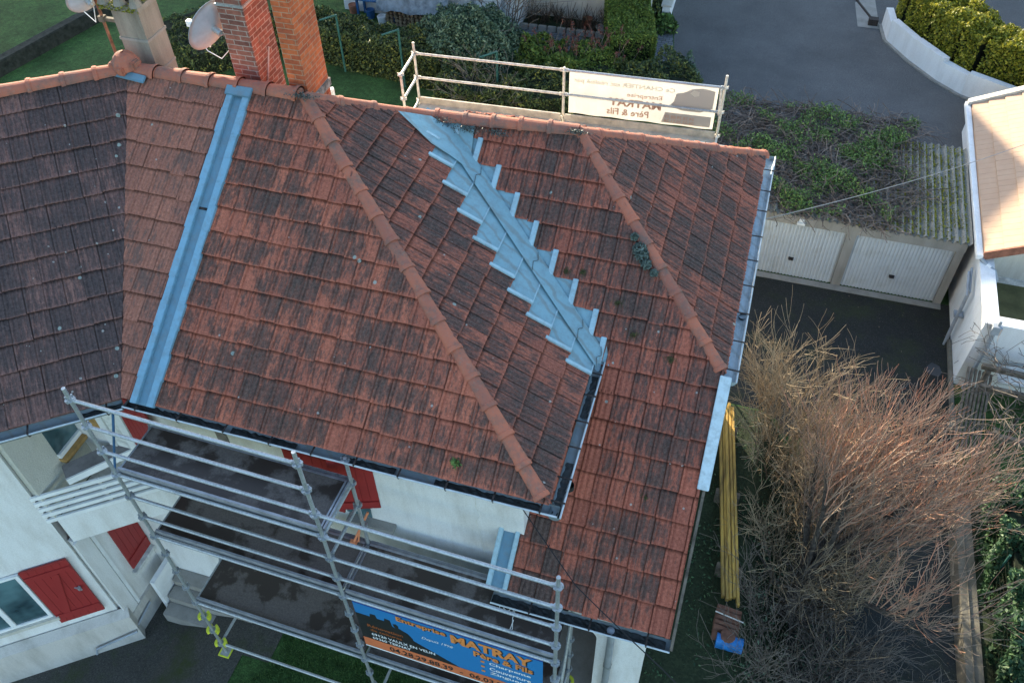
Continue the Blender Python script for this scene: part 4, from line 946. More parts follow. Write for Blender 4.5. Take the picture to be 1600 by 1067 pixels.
for i, s in enumerate(('Charpente', 'Couverture', 'Zinguerie')): 
    bt(s, .72, .53+.10*i, .22, .07, M['ink_white'], 5, .02); bpoly('bullet', [(.675, .475+.1*i), (.695, .475+.1*i), (.695, .51+.1*i), (.675, .51+.1*i)], M['ink_orange'], 5)

# back scaffold -------------------------------------------------------
YB = -.2652+YAW; ub = V((math.cos(YB), math.sin(YB), 0)); nb = V((-math.sin(YB), math.cos(YB), 0))
# the anchor from the survey fit, rotated to the house frame
ca, sa = math.cos(YAW), math.sin(YAW)
bx0, by0 = -1.6874, 15.2616
BP = V((bx0*ca-by0*sa, bx0*sa+by0*ca, 0)); ZB = 6.085
back = thing('scaffold', 'pale sunlit-toned scaffold railing and deck rising behind the roof ridge', 'scaffold', tuple(BP))
def lb(k): return ZB-.5*(k-1)
GP = M['galv_sunlit']
pA, pB, pC_ = BP, BP+ub*2.89, BP+ub*5.80
post(back, pA.x, pA.y, -.02, lb(1)+.22, [lb(k) for k in (1, 2, 3, 5, 7, 9, 11)], GP)
post(back, pB.x, pB.y, -.02, lb(1)+.05, [lb(k) for k in (1, 2, 3, 5, 7, 9, 11)], GP)
post(back, pC_.x, pC_.y, -.02, lb(1)+.24, [lb(k) for k in (1, 2, 3, 5, 7, 9, 11)], GP)
for p, zt in ((pA-nb*WD, lb(1)+.03), (pB-nb*WD, lb(3)), (pC_-nb*WD, lb(3))): post(back, p.x, p.y, -.02, zt, [lb(k) for k in (1, 2, 3, 7, 11) if lb(k) <= zt+.01], GP)
for k in (1, 2, 3, 7, 11):
    for p, q in ((pA, pB), (pB, pC_)): rail(back, (p.x, p.y, lb(k)), (q.x, q.y, lb(k)), GP if k > 2 or p is pA else G, name='guardrail' if k < 3 else 'ledger')  # rails before the banner keep plain shaded steel, the rest are sunlit-toned
for k in (1, 2, 3, 7, 11): rail(back, (pA.x, pA.y, lb(k)), ((pA-nb*WD).x, (pA-nb*WD).y, lb(k)), GP, name='guardrail')
rail(back, (pC_.x, pC_.y, lb(3)), ((pC_-nb*WD).x, (pC_-nb*WD).y, lb(3)), GP, name='transom')
b = MB(); b.tube(V((pC_.x, pC_.y, lb(1)))-nb*.07+ub*-.06, V((pC_.x, pC_.y, lb(2)))-nb*.10+ub*-.03, .022); b.build('brace', GP, back)
M['deck_pale'] = plain('pale_deck_board', (.55, .47, .36), .7, .15, 5)
for p, q in ((pA, pB), (pB, pC_)): deck(back, (p-nb*WD), (q-nb*WD), nb, WD, lb(3)-.03, M['deck_pale'], False, False)
b = MB()
for p, q in ((pA, pB), (pB, pC_)): b.beam(V((p.x, p.y, lb(3)-.03+.07))-nb*.05+ub*.04, V((q.x, q.y, lb(3)-.03+.07))-nb*.05-ub*.04, .03, .14)
b.build('toe_board', M['deck_pale'], back)
CO = V((pB.x, pB.y, lb(1)-.04))+ub*.09+nb*.06; CW, CH = 2.72, .88
cl = thing('banner', 'sunlit cream banner seen from behind with mirrored lettering on the railing above the ridge', 'banner', tuple(CO))
b = MB(); rows = [[CO+ub*(CW*i/20)-ZUP*(CH*j/6)+nb*(.012*math.sin(i*1.3)*j/6) for i in range(21)] for j in range(7)]
b.grid(rows, .5); b.build('banner_cloth', M['cloth'], cl)
def cp(f, y, k=1): return CO+ub*(CW*(1-f))-ZUP*(CH*y)-nb*(.016+.0015*k)
def ct_(s, f, y, w, h, mat, bold=.01): return put_text('lettering', s, cp(f, y, 2), -ub, ZUP, CW*w, CH*h, mat, cl, bold)
b = MB(); b.face([cp(f, y, 0) for f, y in ((.02, .10), (.10, .06), (.17, .10), (.22, .20), (.27, .24), (.28, .42), (.31, .55), (.22, .62), (.10, .62), (.02, .5))], .5)
b.face([cp(f, y, 0) for f, y in ((.02, .70), (.33, .70), (.35, .95), (.02, .95))], .5); b.build('faded_print', M['faint_grey'], cl)
b = MB(); b.face([cp(f, y, 1) for f, y in ((.12, .14), (.16, .12), (.18, .20), (.15, .27), (.12, .24))], .5); b.build('faded_print', M['faint_white'], cl)
ct_('Ce CHANTIER est réalisé par', .28, .26, .69, .13, M['faint_white'], .02)
ct_('Entreprise', .36, .47, .24, .13, M['faint_orange']); ct_('MATRAY', .36, .68, .36, .18, M['faint_orange'], .03); ct_('Père & Fils', .44, .90, .29, .16, M['faint_orange'], .02)
ct_('04.28.29.88.39', .13, .84, .2, .08, M['faint_orange']); ct_('06.03.20.51.24', .13, .94, .2, .08, M['faint_orange'])

# small things on the front scaffold
b = MB(); c = at(795, 945, lv(7)+.06); pts = []
for i in range(46):
    a = i*.55; r_ = .05+.10*abs(math.sin(i*.37)); pts.append(c+V((r_*math.cos(a)*.8+U(-.02, .02), r_*math.sin(a)*.7, .012+.02*(i % 5)/5)))
pts += [c+V((.10, -.16, .01)), c+V((.14, -.30, .01)), c+V((.11, -.34, .01)), c+V((.12, -.18, .02))]
b.path(pts, .006, 5); tag(b.build('rope', M['rope']), 'loose tangle of white rope lying on the middle scaffold deck', 'rope')
b = MB(); p0 = V((-2.35, BW-.03, 5.6)); b.path([p0, p0+V((-.02, -.01, -.6)), p0+V((.03, -.01, -.8)), p0+V((-.03, -.01, -.95)), p0+V((.02, -.02, -1.4)), p0+V((.05, -.02, -1.7))], .004, 5)
tag(b.build('string', M['rope']), 'thin white string hanging down the white front wall under the gutter', 'string')
b = MB(); q0_ = at(553, 846, lv(7)+.07); q1_ = ony(575, 800, BW-.1); b.tube(q0_, q1_, .018, None, 8); b.tube(q0_+V((.06, .02, 0)), q0_.lerp(q1_, .4), .014); b.box(q0_, (.10, .05, .03))
tag(b.build('broom', M['orange']), 'orange handled tool leaning on the white wall behind the scaffold', 'tool')
b = MB(); b.path([at(176, 636, 5.75), at(178, 690, 5.0), at(180, 742, 4.25)], .018, 8); b.lathe([(.03, -.02), (.03, .02)], at(176, 636, 5.75), ZUP, 8)
tag(b.build('steel_pole', M['pole_blue']), 'thin blue pole standing in the upper loggia on the left', 'pole')
# overhead cables
def cable(name, pts, r, mat, label, cat):
    b = MB(); P = []
    for p, q in zip(pts[:-1], pts[1:]):
        p, q = V(p), V(q); L = (q-p).length
        for i in range(12): t = i/12; P.append(p.lerp(q, t)-ZUP*(.012*L*4*t*(1-t)))
    P.append(V(pts[-1])); b.path(P, r, 6); return tag(b.build(name, mat), label, cat)
cable('overhead_cable', [(-1.95, 5.53, 5.62), at(900, 915, 5.1), at(1036, 1046, 4.9), at(1150, 1160, 4.8)], .007, M['cable'], 'thin black cable running diagonally down over the catslide tiles', 'cable')
cable('overhead_cable', [(.42, 11.5, 5.5), at(1620, 219, 2.6)], .008, M['grey_cable'], 'pale cable stretched from the roof corner over the garages', 'cable')
# satellite dishes
def dish(label, c, nrm, r, mat_arm, mount, arm_len=.6, back_to=None):
    c, n = V(c), V(nrm).normalized(); t = thing('satellite_dish', label, 'satellite dish', tuple(c))
    b = MB(); prof = [(r*k/8, .22*r*(k/8)**2) for k in range(9)]; prof[0] = (.002, 0)
    b.lathe(prof+[(r*1.02, .22*r-.006), (r*1.0, .22*r-.012)]+[(rr, h-.012) for rr, h in prof[::-1]], c, n, 28, .5); b.build('reflector', M['dish'], t, smooth=True)
    dn = (n.cross(V((0, 0, 1))).cross(n)).normalized(); dn = -dn if dn.z > 0 else dn
    b = MB(); e = c+n*arm_len+dn*r*.55; b.path([c+dn*r*.95+n*.05, c+dn*r*1.02+n*arm_len*.4, e], .014, 8); b.build('feed_arm', M['pvc'], t)
    b = MB(); b.tube(e, e+(c-e).normalized()*.13, .04, .03, 10); b.box(e, (.07, .07, .09)); b.build('receiver', M['pvc'], t, bevel=.008)
    b = MB(); b.tube(c-n*.01, c-n*.14, .045, None, 10); b.tube(c-n*.14, V(mount), .018, None, 8); b.build('mount', G, t)
    b = MB(); b.path([e, e+dn*.1-n*.1, c+dn*r*1.25+n*.1, c+dn*r*1.15-n*.15, V(mount)-ZUP*.15], .007, 5); b.build('dish_cable', M['pvc'], t)
    return t
a0, a1, bf, b1 = B_BR
dc = ony(333, 44, bf+.05)
dish('large grey satellite dish bracketed to the side of the old brick chimney', dc, (-.86, .22, .32), .37, G, (a0, bf+.12, dc.z-.12), .42)
a0, a1, bf, b1 = B_GR
mp0 = ony(181, 86, bf+.1); mp1 = ony(150, -4, bf+.1)
mp0 = V((a0-.22, bf+.1, 7.9)); q = ony(172, 60, bf+.1); mp0.x = q.x
mast = thing('antenna_mast', 'rusty mast strapped to the pale stone chimney', 'mast', tuple(mp0))
b = MB(); b.tube(mp0, (mp0.x, mp0.y, 9.9), .022, None, 10); b.build('pole', M['rust'], mast)
b = MB(); b.box((mp0.x*.5+a0*.5+.02, mp0.y, 8.72), (a0-mp0.x+.08, .05, .05)); b.box((mp0.x, mp0.y, 8.72), (.09, .08, .08)); b.build('bracket', M['timber'], mast)
dc = ony(134, -2, bf+.05)
dish('white satellite dish on top of the rusty mast at the upper left', dc, (-.80, .35, .35), .26, G, (mp0.x, mp0.y, 9.3), .38)

# ================================================================== FOLIAGE HELPERS
def leafset(b, pts, size, flatness=0., R=random):
    for p in pts:
        s = size*R.uniform(.6, 1.35); d = V((R.gauss(0, 1), R.gauss(0, 1), R.gauss(0, 1)+flatness)); 
        if d.length < 1e-3: continue
        n = d.normalized(); x = n.orthogonal().normalized(); a = R.uniform(0, 6.28); y = n.cross(x); u = x*math.cos(a)+y*math.sin(a); w = n.cross(u)
        b.face([p-u*s, p-w*s*.45, p+u*s, p+w*s*.45])
def wob(p, f=1.3): return math.sin(p.x*f*2.1+p.y*f*1.3)*math.sin(p.y*f*2.7-p.z*f*1.9+1)*.6+math.sin(p.x*f*5.3+p.z*f*4.1)*math.sin(p.y*f*4.7+2)*.4
def hedge_run(name, mat, label, cat, path, w, h, n, size, group=None, bumpy=.12, zf=None, top_bias=.4, taper=.0, core=True):
    """clipped or loose hedge along a polyline: dark core plus a shell of leaf sized faces"""
    path = [V((p[0], p[1], (zf or hz)(p[0], p[1]))) for p in path]; t = thing(name, label, cat, tuple(path[0]), group)
    seg = [(path[i], path[i+1]) for i in range(len(path)-1)]; Ls = [(q-p).length for p, q in seg]; tot = sum(Ls)
    pts = []
    for _ in range(n):
        s = rnd()*tot; i = 0
        while s > Ls[i] and i < len(Ls)-1: s -= Ls[i]; i += 1
        p, q = seg[i]; d = (q-p).normalized(); sd = d.cross(ZUP).normalized(); c = p+d*s
        r_ = rnd(); 
        if r_ < top_bias: x, z = U(-1, 1)*w/2, h
        else: x, z = (w/2 if rnd() < .5 else -w/2), h*(1-rnd()**1.2)
        x *= (1-taper*z/h); pp = c+sd*x+ZUP*z
        k = 1+bumpy*wob(pp)*1.6+U(-.09, .05); end = 1
        pts.append(c+sd*(x*k)+ZUP*(z*k))
    for e, s_ in ((path[0], 0), (path[-1], -1)):
        d = (seg[s_][1]-seg[s_][0]).normalized(); sd = d.cross(ZUP).normalized()
        for _ in range(int(n*.5*w*h/(tot*(w+2*h))+10)): pts.append(e+sd*U(-w/2, w/2)+ZUP*U(0, h)+d*U(-.06, .06))
    b = MB(); leafset(b, pts, size); b.build('foliage', mat, t)
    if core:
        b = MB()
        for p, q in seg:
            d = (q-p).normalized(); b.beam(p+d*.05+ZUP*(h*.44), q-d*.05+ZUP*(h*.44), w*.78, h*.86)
        b.build('shade_core', M['core'], t)  # solid dark body standing for the shade inside the hedge
    return t
def dome_bush(name, mat, label, cat, c, rx, ry, h, n, size, group=None, bumpy=.14, core=True, power=2.4):
    c = V(c); t = thing(name, label, cat, tuple(c), group); pts = []
    for _ in range(n):
        a = U(0, 2*math.pi); e = math.asin(rnd()**.8); d = V((math.cos(a)*math.cos(e), math.sin(a)*math.cos(e), math.sin(e)))
        k = (abs(d.x)**power+abs(d.y)**power+abs(d.z)**power)**(-1/power); p = c+V((d.x*rx, d.y*ry, d.z*h))*k
        m_ = 1+bumpy*wob(p, 1.9)+U(-.16, .03); pts.append(c+(p-c)*m_)
    b = MB(); leafset(b, pts, size); b.build('foliage', mat, t)
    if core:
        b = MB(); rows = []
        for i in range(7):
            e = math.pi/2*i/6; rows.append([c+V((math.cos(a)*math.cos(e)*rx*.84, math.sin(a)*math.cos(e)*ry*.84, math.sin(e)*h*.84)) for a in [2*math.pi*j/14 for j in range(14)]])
        b.grid(rows, .5, True); b.build('shade_core', M['core'], t)
    return t
def twig(b, p, d, L, r, lvl, R, kids, droop=.0, up=.1, spread=.75, minr=.0045, curl=.12, count=None, tips=None):
    n = 5 if lvl > 1 else 4; pts = [V(p)]; d = V(d).normalized(); st = L/n
    for i in range(n):
        d = (d+V((R.gauss(0, curl), R.gauss(0, curl), R.gauss(0, curl)+up-droop*i/n))).normalized(); pts.append(pts[-1]+d*st)
    rr = [max(minr, r*(1-.72*i/n)) for i in range(n+1)]
    b.path(pts, rr, 5 if r > .03 else 3, False, R.random()*.5+.5*(1 if lvl == 0 else .4*R.random()))
    if lvl == 0:
        return
    for k in range(kids[lvl]):
        f = R.uniform(.25, 1.0); i = min(n-1, int(f*n)); q = pts[i].lerp(pts[i+1], f*n-i); dd = (pts[i+1]-pts[i]).normalized()
        s = dd.orthogonal().normalized(); s = Matrix.Rotation(R.uniform(0, 6.283), 3, dd) @ s
        nd = (dd*R.uniform(.5, 1.)+s*spread).normalized(); twig(b, q, nd, L*R.uniform(.45, .8), rr[i]*.62, lvl-1, R, kids, droop, up, spread, minr, curl)

# ================================================================== GARAGES
GB = 18.3
gx0, gx1 = -.95, 5.50; gzt = .60
gar = thing('garage', 'pair of low garages with white doors under a mossy corrugated roof', 'garage', (2.5, GB, LOW))
dz0, dz1 = LOW+.02, LOW+1.76
d1 = (onp(1175, 425, (0, GB, 0), (0, 1, 0)).x, onp(1298, 441, (0, GB, 0), (0, 1, 0)).x); d2 = (ony(1312, 445, GB).x, ony(1457, 472, GB).x)
d1 = (.55, d1[1])
b = MB(); b.bx(gx0, d1[0], GB-.02, GB+.15, LOW, dz1); b.bx(d1[1], d2[0], GB-.02, GB+.15, LOW, dz1); b.bx(d2[1], gx1, GB-.02, GB+.15, LOW, dz1)
b.bx(gx0, gx1, GB-.05, GB+.12, dz1+.001, gzt-.04); b.bx(gx0, gx0+.2, GB+.151, 22.2, LOW, gzt-.05); b.bx(gx1-.2, gx1, GB+.151, 22.2, LOW, gzt-.05); b.bx(gx0+.2, gx1-.2, 22.0, 22.2, LOW, gzt-.05)
build_each(b, 'wall', M['concrete'], gar)
for (x0, x1) in (d1, d2):
    b = MB(); n = int((x1-x0)/.085); w = (x1-x0)/n
    rows = [[], []]
    for k in range(n):
        for dx, dy in ((0, .0), (.10, .0), (.16, .022), (.5, .022), (.56, .0)):
            rows[0].append((x0+(k+dx)*w, GB+.03+dy, dz0)); rows[1].append((x0+(k+dx)*w, GB+.03+dy, dz1-.02))
    b.grid(rows, .5); b.bx(x0, x1, GB+.06, GB+.09, dz0, dz1-.02); o = b.build('garage_door', M['garage_white'], gar)
    b = MB(); cx = (x0+x1)/2-.02; b.box((cx, GB+.01, LOW+.62), (.13, .03, .06)); b.tube((cx, GB+.01, LOW+.62), (cx, GB-.05, LOW+.62), .022); b.box((cx, GB-.05, LOW+.62), (.11, .02, .03)); b.build('door_handle', M['iron'], o)
b = MB(); b.bx(gx0, gx1, GB-.22, GB-.02, LOW, LOW+.03); b.build('threshold', M['concrete'], gar)
b = MB(); lp = ony(1252, 348, GB-.06); b.box((lp.x, GB-.10, lp.z), (.20, .09, .07)); b.box((lp.x, GB-.07, lp.z+.07), (.12, .05, .10)); b.build('wall_lamp', M['pvc'], gar, bevel=.01)
# corrugated roof
nx = 230; rows = []
for y in [GB-.14+.25*i for i in range(17)]:
    rows.append([(gx0-.1+(gx1-gx0+.15)*i/nx, y, gzt+.045*math.cos(2*math.pi*(gx0+(gx1-gx0+.15)*i/nx)/.177)+(y-GB)*.004+.02) for i in range(nx+1)])
b = MB(); b.grid(rows, .5); b.grid([[(x, y, z-.012) for x, y, z in r][::-1] for r in rows], .5); ro = b.build('corrugated_roof', M['fibro'], gar, smooth=True)
b = MB(); pts = []
for _ in range(30000):
    x = gx1-(rnd()**.9)*2.6; k = round((x-.177*.5)/.177)*.177+.177*.5; x = k+random.gauss(0, .022); y = U(GB-.1, 22.1)
    if x < gx1 and wob(V((x, y, 0)), 1.4)+U(-.3, .6) > -.25: pts.append(V((x, y, gzt+.01+U(0, .03)+(y-GB)*.004)))
leafset(b, pts, .045, 1.0); b.build('moss', M['moss_y'], ro)['kind'] = 'stuff'
# bramble and dead stems spreading over the garage roof
R = random.Random(11); b = MB(); pts = []
def patch(x, y): return x < 3.6+.35*math.sin(y*2.3)-.9*max(0, (y-21)) and y > GB-.1
for _ in range(52000):
    x, y = R.uniform(gx0-.25, 4.6), R.uniform(GB-.15, 22.9)
    lim_ = 4.0+.35*math.sin(y*2.3)
    if x > lim_: continue
    g = wob(V((x*.9, y*.9, 0)), 1.2)+.6*wob(V((x, y, 3)), .6)
    if g+R.uniform(-.35, .35) > .10: pts.append(V((x, y, gzt+.05+R.random()**1.5*.28+.12*max(0, g))))
leafset(b, pts, .035, .8, R); tag(b.build('bramble_leaves', M['bramble']), 'green bramble leaves spreading over the garage roof', 'brambles', kind='stuff')
b = MB()
for _ in range(4200):
    x, y = R.uniform(gx0-.3, 4.5), R.uniform(GB-.15, 23.0)
    if x > 4.2+.35*math.sin(y*2.3): continue
    p = V((x, y, gzt+R.uniform(.02, .16))); a = R.uniform(0, 6.28); d = V((math.cos(a), math.sin(a)*.6, R.uniform(-.05, .35))); L = R.uniform(.3, .9); q = []
    for i in range(6):
        q.append(p.copy()); p = p+d*(L/5); d = (d+V((R.gauss(0, .35), R.gauss(0, .35), R.gauss(0, .2)-.10))).normalized(); p.z = max(p.z, gzt+.03)
    b.path(q, [R.uniform(.006, .012)]*6, 3, False, R.random())
tag(b.build('dead_stems', M['twig_brown']), 'tangle of dry brown stems matted over the garage roof', 'dry stems', kind='stuff')

# ================================================================== NEIGHBOUR ON THE RIGHT
nb_ = thing('neighbour_house', 'white neighbour house on the right with walled terrace and sunlit pale tiled roof', 'house', (7.5, 18, LOW))
pz = .56; nx0 = 5.72; ny0 = 15.62
b = MB(); b.bx(nx0, nx0+.24, ny0, 24, LOW-.1, pz-.03); b.bx(nx0+.241, 12, ny0, ny0+.24, LOW-.1, pz-.03); b.build('terrace_wall', M['white'], nb_)
b = MB(); b.bx(nx0-.03, nx0+.30, ny0-.03, 18.0, pz-.03, pz+.02); b.bx(nx0+.301, 12, ny0-.03, ny0+.27, pz-.03, pz+.02); b.build('coping', M['white'], nb_, bevel=.008)
b = MB(); b.bx(nx0+.241, 12, ny0+.241, 18.3, LOW-.1, -.25); b.build('terrace_floor', M['pool'], nb_)
hy = 18.05; hz0 = ony(1537, 400, hy-.3); 
b = MB(); b.prism([(nx0+.242, hy, LOW), (14, hy, LOW), (14, hy, .6), (10, hy, 2.5), (nx0+.242, hy, .62)], (0, .25, 0), .5); b.bx(nx0+.242, 14, 24.0, 24.2, LOW, .62); build_each(b, 'wall', M['cream'], nb_)
b = MB(); b.bx(nx0+.3, 12, hy-.03, hy-.002, -.25, -.08); b.build('skirting', M['dirty_white'], nb_)
# roof rising away from the valley side
e0 = ony(1537, 399, 17.72); e1 = V((e0.x, 24.3, e0.z)); slp = .50
def rn(x, y, h=0): return V((x, y, e0.z+slp*(x-e0.x)+h))
b = MB(); b.prism([rn(e0.x, 17.72), rn(10, 17.72), rn(10, 24.3), rn(e0.x, 24.3)], (0, 0, .05), .5)
b.prism([rn(10, 17.72), rn(14.4, 17.72)-ZUP*slp*8.8, rn(14.4, 24.3)-ZUP*slp*8.8, rn(10, 24.3)], (0, 0, .05), .5)
ro = b.build('roof', M['roof_pale'], nb_)
b = MB()
for k in range(12):
    x0 = e0.x+.36*k
    for j in range(30):
        y0 = 17.74+.218*j; h0 = .052+U(0, .008)
        b.prism([rn(x0, y0, .065+h0*.4), rn(x0+.38, y0, .052), rn(x0+.38, y0+.212, .052), rn(x0, y0+.212, .065+h0*.4)], (0, 0, .016), rnd())
b.build('roof_tiles', M['roof_pale'], ro)
b = MB(); b.prism([rn(e0.x-.02, 17.68, -.12), rn(10, 17.68, -.12), rn(10, 17.68, .12), rn(e0.x-.02, 17.68, .12)], (0, .05, 0), .5)
b.build('verge_board', M['verge_brown'], nb_)
b = MB(); b.prism([rn(e0.x-.1, 24.2, .06), rn(10, 24.2, .06), rn(10, 24.2, .16), rn(e0.x-.1, 24.2, .16)], (0, .2, 0), .5); b.build('verge_coping', M['cream'], nb_)
b = MB(); b.bx(e0.x-.15, e0.x-.01, 17.66, 24.4, e0.z-.10, e0.z+.03); b.build('gutter', M['white'], nb_, bevel=.01)
b = MB(); c0 = V((e0.x+.0, 17.74, e0.z-.06)); b.path([c0+V((-.08, .0, 0)), c0+V((.1, -.15, -.08)), c0+V((.28, -.3, -.12)), c0+V((.36, -.40, -.25)), c0+V((.37, -.42, -.5))], .05, 10); so1 = b.build('rainwater_spout', M['pipe_grey'], nb_, smooth=True)
b = MB(); b.tube(c0+V((.12, -.165, -.085)), c0+V((.2, -.235, -.10)), .058, None, 10); b.build('pipe_collar', M['pvc'], so1)
# downpipe with hopper on the front terrace wall and pipes near the garage
b = MB(); h_ = ony(1560, 508, ny0-.1); b.box((h_.x, ny0-.11, h_.z-.12), (.20, .16, .22)); b.tube((h_.x, ny0-.1, h_.z-.2), (h_.x-.0, ny0-.1, LOW), .05, None, 10); b.tube((h_.x+.02, ny0-.1, h_.z+.12), (h_.x+.02, ny0-.1, h_.z-.05), .035); b.build('hopper_downpipe', M['pipe_grey'], nb_, bevel=.01)
b = MB()
for dx in (.0, .07): b.path([V((5.62-dx, 17.7-dx*2, .3)), V((5.62-dx, 17.1-dx*2, .1)), V((5.62-dx, 17.05-dx*2, LOW+.3)), V((5.62-dx, 17.0-dx*2, LOW))], .03, 8)
b.box((5.6, 17.04, -.6), (.2, .2, .06)); b.build('wall_pipes', M['pipe_grey'], nb_)
b = MB(); b.bx(5.62, 5.715, 14.2, 17.0, LOW-.05, LOW+.10); tag(b.build('kerb', M['algae_wall'], bevel=.02), 'rough concrete kerb at the foot of the white terrace wall', 'kerb')
# pergola with bare vine below the terrace
pg = thing('pergola', 'weathered timber pergola at the right edge carrying leafless vine stems', 'pergola', (6.2, 13.6, LOW))
b = MB()
b.beam((5.85, 14.95, -.10), (9.0, 14.75, -.10), .09, .12); b.beam((5.80, 14.45, -.22), (9.0, 14.3, -.22), .09, .12); b.beam((5.9, 13.2, -.3), (9, 13.1, -.3), .09, .12); b.build('beam', M['timber'], pg)
b = MB()
for k in range(7): b.beam((5.75+.085*k, 15.3, -.55-.02*k), (5.35+.085*k, 12.9, -.62-.02*k), .05, .05)
b.build('slat_rack', M['timber'], pg)
for x, y in ((6.0, 14.9), (6.05, 13.2), (8.8, 14.8), (8.8, 13.2)):
    b = MB(); b.bx(x-.05, x+.05, y-.05, y+.05, LOW, -.15); b.build('pergola_post', M['timber'], pg)
b = MB(); b.bx(6.3, 9, 14.9, 15.5, -.5, -.44); b.build('roof_panel', M['dirty_white'], pg)
R = random.Random(5); vt_ = thing('grapevine', 'leafless brown vine tangled over the timber pergola', 'vine', (6.6, 13.8, LOW)); b = MB()
b.path([V((6.6, 13.8, LOW)), V((6.65, 13.9, -1)), V((6.5, 13.7, -.2))], [.05, .04, .035], 7)
b.build('trunk', M['bark'], vt_); b = MB()
for k in range(26):
    p = V((R.uniform(5.9, 7.4), R.uniform(12.6, 15.0), R.uniform(-.3, .15))); a = R.uniform(0, 6.28); twig(b, p, V((math.cos(a), math.sin(a), .1)), R.uniform(.8, 1.6), .014, 2, R, {2: 3, 1: 3}, .25, .02, .9, .006, .3)
b.build('vine_stems', M['twig_grey'], vt_)

# retaining kerb wall and bamboo hedge at the lower right
kw = [at(1492, 775, LOW+.45), at(1502, 900, LOW+.45), at(1512, 1000, LOW+.45), at(1520, 1090, LOW+.45)]
kx = [p.x for p in kw]; ky = [p.y for p in kw]
b = MB(); P_ = [V((5.62, 12.4, LOW)), V((5.62, 2, LOW))]; b.prism([(5.49, 12.06, LOW-.1), (5.80, 12.06, LOW-.1), (6.03, 2, LOW-.1), (5.73, 2, LOW-.1)], (0, 0, .55), .5)
b.prism([(5.62, 12.0, LOW+.4505), (5.635, 12.0, LOW+.4505), (5.865, 2, LOW+.4505), (5.85, 2, LOW+.4505)], (0, 0, .03), .5)
tag(b.build('retaining_wall', M['algae_wall'], bevel=.01), 'low stained concrete wall along the dark lane at lower right', 'low wall')
b = MB(); b.grid([[(x, y, LOW+.42) for x in (5.82, 7, 9, 14)] for y in (2, 6, 10, 12.0)], .5); b.build('upper_bed', M['soil'])['kind'] = 'structure'
hedge_run('bamboo_hedge', M['bamboo'], 'green bamboo like hedge growing behind a wire fence at the lower right', 'hedge', [(6.8, 3.5), (6.72, 8), (6.62, 11.7)], 1.3, 1.2, 30000, .06, None, .25, lambda x, y: LOW+.4)
fn = thing('wire_fence', 'fine green wire mesh fence in front of the bamboo hedge', 'fence', (6.02, 8, LOW+.45))
b = MB()
for k in range(60): b.tube((6.02, 3+.16*k, LOW+.4), (6.02, 3+.16*k, LOW+1.5), .004, None, 3, False)
for k in range(8): b.tube((6.02, 3, LOW+.5+.14*k), (6.02, 12.5, LOW+.5+.14*k), .004, None, 3, False)
b.build('wire_mesh', M['core'], fn)
for k in range(5):
    b = MB(); b.tube((6.02, 3.2+2.3*k, LOW+.4), (6.02, 3.2+2.3*k, LOW+1.6), .022, None, 8); b.build('fence_post', M['green_paint'], fn)

# street side wall with thuja hedge, upper right
wp = [at(1377, 40, 0), at(1384, 65, 0), at(1420, 97, 0), at(1462, 128, 0), at(1500, 150, 0), at(1600, 188, 0), at(1700, 215, 0)]
b = MB()
H_ = [.62, .74, .76, .66, .74, .70, .66]
for i in range(len(wp)-1):
    p, q = wp[i], wp[i+1]; d = (q-p).normalized(); sd = V((-d.y, d.x, 0)); h_ = H_[i]
    b.prism([p, q, q+sd*.22, p+sd*.22], (0, 0, h_), .5)
sw = b.build('street_wall', M['white']); tag(sw, 'curved low white wall edging the street below the yellow green hedge', 'wall')
b = MB()
for i in range(len(wp)-1):
    p, q = wp[i], wp[i+1]; d = (q-p).normalized(); sd = V((d.y, -d.x, 0)); b.prism([p+sd*.002, q+sd*.002, q+sd*.10, p+sd*.10], (0, 0, .05), .5)
b.build('street_kerb', M['concrete'])['kind'] = 'structure'
hp = []
for i, p in enumerate(wp):
    d = (wp[min(i+1, 6)]-wp[max(i-1, 0)]).normalized(); sd = V((-d.y, d.x, 0)); hp.append(p+sd*.95)
hedge_run('thuja_hedge', M['thuja'], 'tall yellow green thuja hedge with its top lit by the sun', 'hedge', [(p.x, p.y) for p in hp[:]]+[(hp[-1].x+3, hp[-1].y-.8)], 1.25, 1.70, 60000, .055, None, .07, None, .45)
gp = at(1368, 38, 0)
b = MB(); b.path([gp, gp+V((-1.2, 2.8, 0))], .05, 6); b.box(gp+V((-.1, -.05, .1)), (.3, .25, .22)); tag(b.build('gate_track', M['iron']), 'dark rail and block at the gateway end of the curved white wall', 'gate rail')
flat('verge_gravel', M['concrete'], [(wp[0].x-.9, wp[0].y+1.4), (wp[0].x-.75, wp[0].y-.3), (wp[0].x-.05, wp[0].y-.3), (wp[0].x-.3, wp[0].y+2.4)], .010)

# ================================================================== BACK GARDEN
def gp_(x, y, z=0): 
    p = at(x, y, z); return (p.x, p.y)
hedge_run('laurel_hedge', M['laurel'], 'long dark clipped hedge with speckled yellow leaves behind the brick chimneys', 'hedge', [(-15.6, 23.6), gp_(600, 105), gp_(700, 130)], 1.25, 1.15, 26000, .05, None, .10)
hedge_run('mixed_hedge', M['laurel'], 'dark mixed hedge running behind the scaffold railing', 'hedge', [gp_(690, 165), gp_(800, 172), gp_(900, 178), gp_(1075, 150)], 1.5, .95, 24000, .055, None, .22)
hedge_run('flowering_hedge', M['box'], 'loose lighter green hedge between the round bush and the clipped box block', 'hedge', [gp_(815, 110), gp_(880, 120), gp_(960, 150)], 1.2, .9, 12000, .05, None, .2)
bp0 = at(735, 105, 0); dome_bush('round_bush', M['bush'], 'big rounded grey green bush beside the tarpaulin covered woodpile', 'bush', bp0, 1.75, 1.5, 1.75, 26000, .055)
